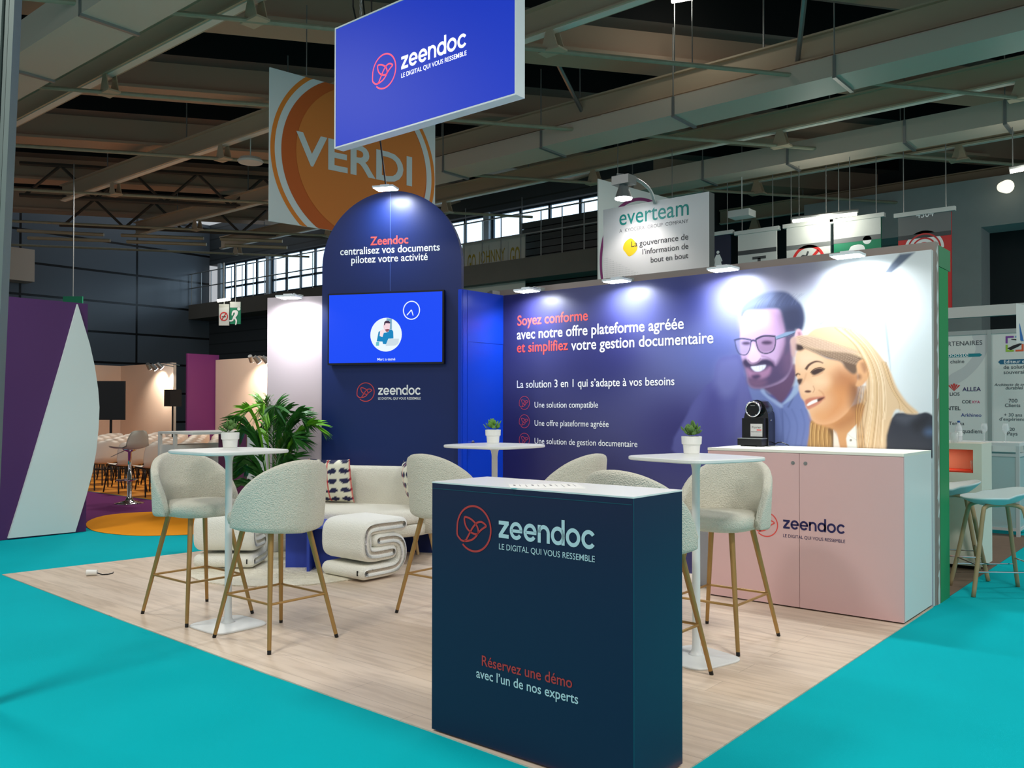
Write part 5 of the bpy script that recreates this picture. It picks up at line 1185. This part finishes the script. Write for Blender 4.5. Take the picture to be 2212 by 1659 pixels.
for x in (0, .5, Ld-.035):
    for y in (0, Dd-.035):
        m = MB(); m.box((x, y, 0), (x+.035, y+.035, .975)); m.build('post', FW, dc)
m = MB()
for z in (.06, .86):
    m = MB(); m.box((.035, 0, z), (Ld-.035, .03, z+.03)); m.box((.035, Dd-.03, z), (Ld-.035, Dd, z+.03)); m.box((Ld-.035, .035, z), (Ld, Dd-.035, z+.03)); m.build('cross_rail', FW, dc)
m = MB(); m.box((.035, .012, .09), (Ld-.035, .018, .86)); m.box((Ld-.02, .035, .09), (Ld-.014, Dd-.035, .86)); m.build('side_glass', TG, dc)
def wineglass(P, label):
    o = thing('wine_glass', label, 'glass', P, 0, 'wine glasses on the display counter')
    m = MB(); m.lathe([(.032, 0), (.032, .003), (.006, .007), (.004, .02), (.004, .09), (.012, .10), (.032, .125), (.036, .155), (.029, .205), (.027, .205), (.033, .155), (.029, .128), (.001, .104)], n=24, cap=False); m.build('glass_body', GLASS, o, smooth=True)
for px_, lab in ((2126, 'wine glass on the display counter left of the other wine glass'), (2172, 'wine glass on the display counter nearest the right picture edge')):
    q = hit(px_, 947, (0, 4.3, 0), (0, 1, 0)); wineglass((q.x, 4.3, 1.0145), lab)
q = hy(2071, 946, 4.3); bo = thing('water_bottle', 'clear water bottle with blue cap on the display counter', 'bottle', (q.x, 4.3, 1.0145))
m = MB(); m.lathe([(.034, 0), (.038, .01), (.038, .13), (.036, .15), (.028, .175), (.014, .20), (.0125, .215)], n=20); m.build('bottle_body', mat('bottle_plastic', (236, 242, 244), .12, alpha=.72), bo, smooth=True)
m = MB(); m.cyl((0, 0, .212), (0, 0, .232), .0145, n=16); m.build('cap', mat('blue_cap', (40, 90, 170), .4), bo)
m = MB(); m.cyl((0, 0, .06), (0, 0, .115), .0385, n=20); m.build('bottle_label', WHT_P, bo)
st_ = thing('leaning_board', 'narrow white board with blue print standing at the right picture edge', 'board', (3.5, 5.2, 0))
m = MB(); a = hy(2195, 655, 5.2); b = hy(2240, 655, 5.2); zb = hy(2200, 740, 5.2).z; m.add([(a.x, 5.2, zb), (b.x, 5.35, zb-.05), (b.x, 5.35, a.z-.06), (a.x, 5.2, a.z), (a.x, 5.22, zb), (b.x, 5.37, zb-.05), (b.x, 5.37, a.z-.06), (a.x, 5.22, a.z)], [(0, 1, 2, 3), (7, 6, 5, 4), (0, 3, 7, 4), (1, 5, 6, 2), (3, 2, 6, 7), (0, 4, 5, 1)]); m.build('board', PW, st_, world=True)
m = MB(); q = hy(2202, 728, 5.2); m.add([(q.x-.03, 5.215, q.z-.03), (q.x+.04, 5.235, q.z-.05), (q.x+.0, 5.22, q.z+.17)], [(0, 1, 2)]); m.build('blue_sail', mat('ink_sail', (60, 120, 190), .6), st_, world=True)
m = MB(); m.cyl((b.x-.02, 5.39, 0), (b.x-.02, 5.39, a.z-.1), .02, n=8); m.build('stand_pole', ALU, st_, world=True)

# stools of the neighbour stand
def wood_stool(label, loc, rz, first=None, grp='shell stools with wooden legs'):
    if first: return dup(first, loc, rz, label, grp)
    o = thing('shell_stool', label, 'stool', loc, rz, grp); SEATM = mat('stool_shell', (206, 226, 228), .45)
    m = MB(); N = 36; rings_t, rings_b = [], []
    for k in (.05, .35, .65, .85, .96, 1.0):
        rt = []; rb = []
        for x, y in superell(.235, .205, 2.6, N):
            xx, yy = x*k, y*k; bow = .055*(max(0, xx)/.235)**2*1.3 + .035*(abs(yy)/.205)**2*(.4+.6*(xx > 0)) - .010*(1-k)
            rt.append((xx, yy, .715+bow)); rb.append((xx, yy, .715+bow-.012-.055*(1-k**2)))
        rings_t.append(rt); rings_b.append(rb)
    m.rings(rings_t+rings_b[::-1]); m.build('seat', SEATM, o, smooth=True)
    OAK = mat('soaped_oak', (176, 150, 112), .5, noise=(14, .1))
    for sy in (1, -1):
        m = MB(); m.tube(smooth_poly([(.255, sy*.205, .0), (.20, sy*.165, .30), (.150, sy*.13, .60), (.125, sy*.115, .652), (.06, sy*.10, .668), (-.06, sy*.10, .668), (-.125, sy*.115, .652), (-.150, sy*.13, .60), (-.20, sy*.165, .30), (-.255, sy*.205, .0)], 4, False), .0165, 8); m.build('leg', OAK, o, smooth=True)
    m = MB()
    for sx in (1, -1): m.cyl((sx*.213, .176, .23), (sx*.213, -.176, .23), .006, n=8)
    for sy in (1, -1): m.cyl((.221, sy*.181, .18), (-.221, sy*.181, .18), .006, n=8)
    m.build('footrest', CHROME, o)
    m = MB(); m.box((-.05, -.09, .672), (.05, .09, .688)); m.build('seat_bracket', BLACK, o)
    return o
ws = wood_stool('pale shell stool with wooden legs standing free on the turquoise carpet at the right', (4.16, .86, 0), math.radians(35))
wood_stool('pale shell stool half hidden by the green wall edge', (3.72, 1.36, .004), math.radians(20), ws)

# ================================================================== CONFERENCE AREA (left)
pw = thing('purple_wall', 'large purple partition wall carrying a white sail at the left edge', 'wall', (-4.335, -2.105, 0))
m = MB(); m.box((-4.43, -6.5, 0.003), (-4.335, -2.105, 2.552)); m.build('board', PURPLE, pw, world=True)
sp = [(168, 657), (181, 700), (194, 743), (205, 792), (212, 840), (215, 880), (213, 925), (208, 975), (200, 1020), (187, 1070), (163, 1149), (18, 1163), (40, 1093), (75, 977), (110, 859), (140, 757)]
sv = [hx(x, y, -4.30) for x, y in sp]; sv = [V((p.x, p.y, max(p.z, .004))) for p in sv]
m = MB(); n = len(sv); m.add([p for p in sv]+[p-V((.033, 0, 0)) for p in sv], [tuple(range(n))[::-1], tuple(range(n, 2*n))]+[(i, (i+1) % n, n+(i+1) % n, n+i) for i in range(n)])
tag(m.build('sail_panel', mat('sail_white', (222, 230, 228), .5)), 'tall white sail shaped panel fixed to the purple wall', 'panel')
post = thing('aluminium_post', 'grooved grey aluminium post along the upper left picture edge', 'post', (1.08, -5.02, 0))
p0 = CAM+ray(-48, 1530)*4.0; p1 = CAM+ray(24-30*.7, -640)*4.0; p1 = CAM+ray(26, -100)*4.0
dd = (p1-p0).normalized(); rr0 = V((rgt.x, rgt.y, 0)); ff0 = V((fwd.x, fwd.y, 0)).normalized(); m = MB()
for a, w_, e in ((-.028, .018, 0), (0, .012, .012), (.028, .018, 0)):
    q = []
    for p in (p0, p1): q += [p+rr0*(a-w_/2-.002)+ff0*(e-.03), p+rr0*(a+w_/2+.002)+ff0*(e-.03), p+rr0*(a+w_/2+.002)+ff0*.03, p+rr0*(a-w_/2-.002)+ff0*.03]
    m.add(q, [(3, 2, 1, 0), (4, 5, 6, 7), (0, 1, 5, 4), (1, 2, 6, 5), (2, 3, 7, 6), (3, 0, 4, 7)])
m.build('profile', mat('weathered_aluminium', (112, 122, 118), .5, metal=.3), post, world=True)

yB = 4.6
pc = thing('peach_wall', 'long peach partition wall behind the rows of chairs', 'wall', (-17.3, yB, 0)); PEACH = mat('peach_wall_print', (244, 216, 192), .7)
m = MB(); m.box((-17.3, yB, .004), (-14.6, yB+.08, 2.5)); m.build('left_bay', PEACH, pc, world=True)
m = MB(); m.box((-12.7, yB, .004), (-6.2, yB+.08, 2.5)); m.build('right_bay', PEACH, pc, world=True)
m = MB(); m.box((-17.38, -2.0, .004), (-17.3, yB+.08, 2.5)); m.build('side_bay', PEACH, pc, world=True)
m = MB(); q0 = hy(384, 790, yB-.9); m.box((q0.x, yB-.7, .004), (-12.72, yB+.1, 2.62)); tag(m.build('plum_column', PURPLE2), 'square plum purple column between the two peach wall bays', 'column')
sc_ = thing('black_screen', 'black screen on a stand beside the white sail before the peach wall', 'screen', (-13.9, 2.65, 0))
a = CAM+ray(205, 823)*19.5; b = CAM+ray(270, 825)*19.5; c = CAM+ray(269, 907)*19.5
m = MB(); ud = V((b.x-a.x, b.y-a.y, 0)); nn = V((ud.y, -ud.x, 0)).normalized()*.04; z0, z1 = c.z, a.z
A_ = V((a.x, a.y, 0)); B_ = V((b.x, b.y, 0)); m.add([A_+V((0, 0, z0)), B_+V((0, 0, z0)), B_+V((0, 0, z1)), A_+V((0, 0, z1)), A_-nn+V((0, 0, z0)), B_-nn+V((0, 0, z0)), B_-nn+V((0, 0, z1)), A_-nn+V((0, 0, z1))], [(0, 1, 2, 3), (7, 6, 5, 4), (0, 3, 7, 4), (1, 5, 6, 2), (3, 2, 6, 7), (0, 4, 5, 1)]); m.build('display', BLACK, sc_, world=True)
M_ = (A_+B_)/2-nn*1.5; m = MB(); m.cyl((M_.x, M_.y, .02), (M_.x, M_.y, z1-.2), .03, n=8); m.cyl((M_.x, M_.y, .004), (M_.x, M_.y, .03), .35, n=16); m.build('stand', BLACK, sc_, world=True)
sb = CAM+ray(373, 878)*17.0; spk = thing('loudspeaker', 'black loudspeaker on a tall stand left of the plum column', 'speaker', (sb.x, sb.y, 0))
m = MB(); m.box((-.11, -.12, sb.z), (.12, .12, sb.z+.33)); m.build('cabinet', BLACK, spk)
m = MB(); m.cyl((0, 0, .03), (0, 0, sb.z), .018, n=8); m.build('pole', BLACK, spk)
for k in range(3):
    t = k*2*PI/3; m = MB(); m.cyl((0, 0, .75), (.42*math.cos(t), .42*math.sin(t), .01), .012, n=6); m.build('leg', BLACK, spk)
# spot lamps above the peach walls
for (pxs, yy, tx) in (([(322, 792), (333, 794), (346, 791)], 4.1, 0), ([(543, 776), (556, 778), (574, 778)], 4.1, 0)):
    for k, (x, y) in enumerate(pxs):
        P = hy(x, y, yy); nm = ['left', 'middle', 'right'][k]; side = 'left of the plum column' if x < 400 else 'near the blush wall'
        o = thing('track_spot', '%s one of three small spots on the peach wall %s' % (nm, side), 'lamp', P, 0, 'small spots on the peach wall')
        dr = V(((-.5, .05, .25)[k], .75, -.75)).normalized()
        m = MB(); m.cyl(-dr*.10, dr*.06, .045, .06, n=14); m.build('spot_head', STEEL, o)
        m = MB(); m.cyl(dr*.058, dr*.066, .054, n=14); m.build('spot_lens', LENS, o)
        m = MB(); m.tube([(0, 0, .03), (0, .2, .08), (0, yB-yy, .04)], .012, 6); m.build('bracket', STEEL, o)
        l = bpy.data.lights.new('spot_light', 'SPOT'); l.energy = 85; l.color = (1, .90, .78); l.spot_size = math.radians(80); l.spot_blend = .7; l.shadow_soft_size = .04
        lo = bpy.data.objects.new('spot_light', l); COL.objects.link(lo); lo.parent = o; lo.location = dr*.08; lo.rotation_euler = dr.to_track_quat('-Z', 'Y').to_euler()
# rows of white chairs facing the peach wall
def chair_proto(label, loc, rz, grp):
    o = thing('shell_chair', label, 'chair', loc, rz, grp)       # faces local +x
    SH_ = mat('chair_shell', (232, 220, 206), .5); m = MB(); rows = []
    prof_ = [(.24, .455, .20), (.20, .462, .215), (.05, .445, .22), (-.12, .44, .22), (-.19, .47, .22), (-.215, .56, .225), (-.235, .68, .225), (-.255, .78, .21), (-.262, .815, .17), (-.264, .825, .10)]
    top, bot = [], []
    for x, z, w in prof_:
        r = []
        for k in range(9):
            v = k/4-1; r.append((x+(.035*v*v if z > .5 else 0), v*w, z+(.02*v*v if z < .5 else 0)))
        top.append(r)
    n = len(top); vs = [p for r in top for p in r]; vs2 = [(p[0]-.010, p[1], p[2]-.010) for p in vs]
    fs = [(i*9+k, i*9+k+1, (i+1)*9+k+1, (i+1)*9+k) for i in range(n-1) for k in range(8)]; N = len(vs)
    m.add(vs+vs2, fs+[tuple(i+N for i in f[::-1]) for f in fs]); m.build('seat_shell', SH_, o, smooth=True)
    for sy in (1, -1):
        m = MB(); m.tube([(.26, sy*.235, .004), (.19, sy*.20, .38), (.17, sy*.19, .43), (.12, sy*.18, .437), (-.12, sy*.18, .430), (-.17, sy*.19, .42), (-.19, sy*.20, .37), (-.27, sy*.235, .004)], .012, 6); m.build('leg_frame', BLACK, o)
    m = MB()
    for x in (.12, -.12): m.cyl((x, .18, .432), (x, -.18, .432), .010, n=6)
    m.build('cross_bar', BLACK, o)
    return o
first = None; cnt = 0; grp = 'white shell chairs in rows'
LAB = 'white shell chair with black legs in the rows facing the peach wall'
for i in range(9):
    for j in range(8):
        x, y = -6.75-.84*i, .36+.53*j
        d_ = V((x, y, .6))-CAM; pxx = 1106+FOC*d_.dot(RX)/d_.dot(fwd)
        if not (188 < pxx < 470) or y > 4.2: continue
        rz = PI+random.uniform(-.05, .05)
        if first is None: first = chair_proto(LAB, (x, y, .004), rz, grp)
        else: dup(first, (x, y, .004), rz, LAB, grp)
# chrome stool in front of the chairs
cs = thing('chrome_stool', 'grey shell stool on a chrome column and round base on the purple carpet', 'stool', (-6.72, -.42, .003), math.radians(195))
m = MB(); rows = []
for x, z, w in [(.23, .80, .17), (.20, .808, .19), (.08, .80, .20), (-.08, .795, .20), (-.15, .82, .20), (-.18, .90, .19), (-.20, .98, .17), (-.215, 1.04, .13), (-.22, 1.055, .08)]:
    rows.append([(x+(.03*(k/4-1)**2 if z > .85 else 0), (k/4-1)*w, z+(.025*(k/4-1)**2 if z < .85 else 0)) for k in range(9)])
n = len(rows); vs = [p for r_ in rows for p in r_]; vs2 = [(p[0]-.012, p[1], p[2]-.014) for p in vs]; fs = [(i*9+k, i*9+k+1, (i+1)*9+k+1, (i+1)*9+k) for i in range(n-1) for k in range(8)]; N = len(vs)
m.add(vs+vs2, fs+[tuple(i+N for i in f[::-1]) for f in fs]); m.build('seat', mat('stone_shell', (206, 202, 190), .6), cs, smooth=True)
m = MB(); m.lathe([(.20, 0), (.20, .008), (.14, .022), (.06, .045), (.045, .08), (.032, .10), (.032, .45), (.024, .46), (.024, .74), (.09, .77), (.10, .79), (.02, .795)], n=24); m.build('column', CHROME, cs, smooth=True)
m = MB(); m.tube([(.10+.11*math.cos(t)-.05, .16*math.sin(t), .34) for t in np.linspace(0, 2*PI, 24, endpoint=False)], .010, 6, True); m.build('footrest', CHROME, cs)
m = MB(); m.tube([(.02, .08, .76), (.06, .17, .72), (.10, .24, .68)], .006, 6); m.build('lever', STEEL, cs)
# white table frame and plum desk behind the left front stool
wt = thing('white_side_table', 'white open framed table behind the left front bar table', 'table', (-5.1, -.45, .003))
P1, P2 = V((-5.335, -.702, 0)), V((-4.942, -.693, 0)); zt = 1.045
m = MB(); m.box((-5.36, -.72, zt-.0), (-4.5, .35, zt+.03)); m.build('table_top', WHITE, wt, world=True)
for x, y in ((-5.34, -.70), (-4.96, -.70), (-5.34, .32), (-4.53, .32)):
    m = MB(); m.box((x-.02, y-.02, .003), (x+.02, y+.02, zt)); m.build('leg', WHITE_MET, wt, world=True)
m = MB(); m.box((-5.32, -.70, .78), (-4.98, -.68, .90)); m.box((-5.34, -.68, .3), (-5.33, .30, .90)); m.box((-4.955, -.68, .1), (-4.945, -.25, .90)); m.build('modesty_panel', WHITE, wt, world=True)
pd = thing('plum_desk', 'plum reception block with a white side panel left of the palm', 'desk', (-4.6, .1, .003))
m = MB(); A4 = [V((-4.704, -.236, 0)), V((-4.47, .027, 0)), V((-4.75, .28, 0)), V((-4.99, .02, 0))]; h_ = 1.04
m.add([p+V((0, 0, .003)) for p in A4]+[p+V((0, 0, h_)) for p in A4], [(3, 2, 1, 0), (4, 5, 6, 7), (0, 1, 5, 4), (1, 2, 6, 5), (2, 3, 7, 6), (3, 0, 4, 7)]); m.build('block', mat('plum_desk_lacquer', (96, 36, 84), .5), pd, world=True)
m = MB(); a = V((-4.46, .035, 0)); b = V((-4.12, .40, 0)); t_ = V((.02, -.02, 0)); m.add([a+V((0, 0, .003)), b+V((0, 0, .003)), b-t_+V((0, 0, .003)), a-t_+V((0, 0, .003)), a+V((0, 0, h_)), b+V((0, 0, h_)), b-t_+V((0, 0, h_)), a-t_+V((0, 0, h_))], [(3, 2, 1, 0), (4, 5, 6, 7), (0, 1, 5, 4), (1, 2, 6, 5), (2, 3, 7, 6), (3, 0, 4, 7)]); m.build('side_panel', mat('desk_white', (216, 226, 228), .5), pd, world=True)
# hall signs on the left
oL, fL = None, None
def small_sign(name, pa, pb, pc_, D, label, face):
    a, b, c = CAM+ray(*pa)*D, CAM+ray(*pb)*D, CAM+ray(*pc_)*D; f = Frame((a.x, a.y, c.z), (b.x-a.x, b.y-a.y, 0), E_UZ, .01); w_ = f.uv(b)[0]; h = a.z-c.z
    o = thing(name, label, 'sign', f.O); m = MB(); m.prism([(0, 0), (w_, 0), (w_, h), (0, h)], -.03, 0, f); m.build('panel', face, o, world=True)
    m = MB(); m.cyl(f.p(w_/2, h, -.01), f.p(w_/2, 4.72-c.z if D > 18 else 5.9-c.z, -.01), .01, n=6); m.build('wire', STEEL, o, world=True)
    return o, f, w_, h
o, f, w_, h = small_sign('no_smoking_sign', (473, 657), (495, 652), (473, 703), 20, 'small white no smoking sign left of the blush wall far back', SPALE)
m = MB(); ribbon(m, f, ellipse(w_/2, h*.42, w_*.36, w_*.36*1.1, 24), .022, True); ribbon(m, f, [(w_*.25, h*.24), (w_*.75, h*.6)], .02); m.build('red_ring', SRED, o, world=True)
m = MB(); rect(m, f, w_*.3, h*.39, w_*.7, h*.43); m.build('cigarette_symbol', DKG, o, world=True)
o, f, w_, h = small_sign('exit_sign', (497, 652), (520, 646), (497, 700), 20, 'small green emergency exit sign left of the blush wall far back', SIGNG)
m = MB(); runner(m, f, w_*.5, h*.42, .44); m.build('pictogram', WHT_P, o, world=True); m = MB(); rect(m, f, 0, h*.74, w_, h); m.build('pale_header', SPALE, o, world=True)
P, Q = CAM+ray(470, 650)*19.8, CAM+ray(497, 646)*19.8; m = MB(); m.cyl(P, Q, .035, n=8); ot = thing('tube_light', 'short lit fluorescent tube above the small far signs', 'lamp', P); m.build('lit_tube', TUBE, ot, world=True)
m = MB(); m.cyl((P+Q)/2+V((0, 0, .03)), ((P+Q)/2).xy.to_3d()+V((0, 0, 4.7)), .01, n=6); m.build('hanger', STEEL, ot, world=True)
o, f, w_, h = small_sign('green_hall_sign', (136, 640), (178, 643), (136, 700), 16, 'dark green hanging hall sign just showing above the purple wall', SIGNG)
print('objects', len(bpy.data.objects))
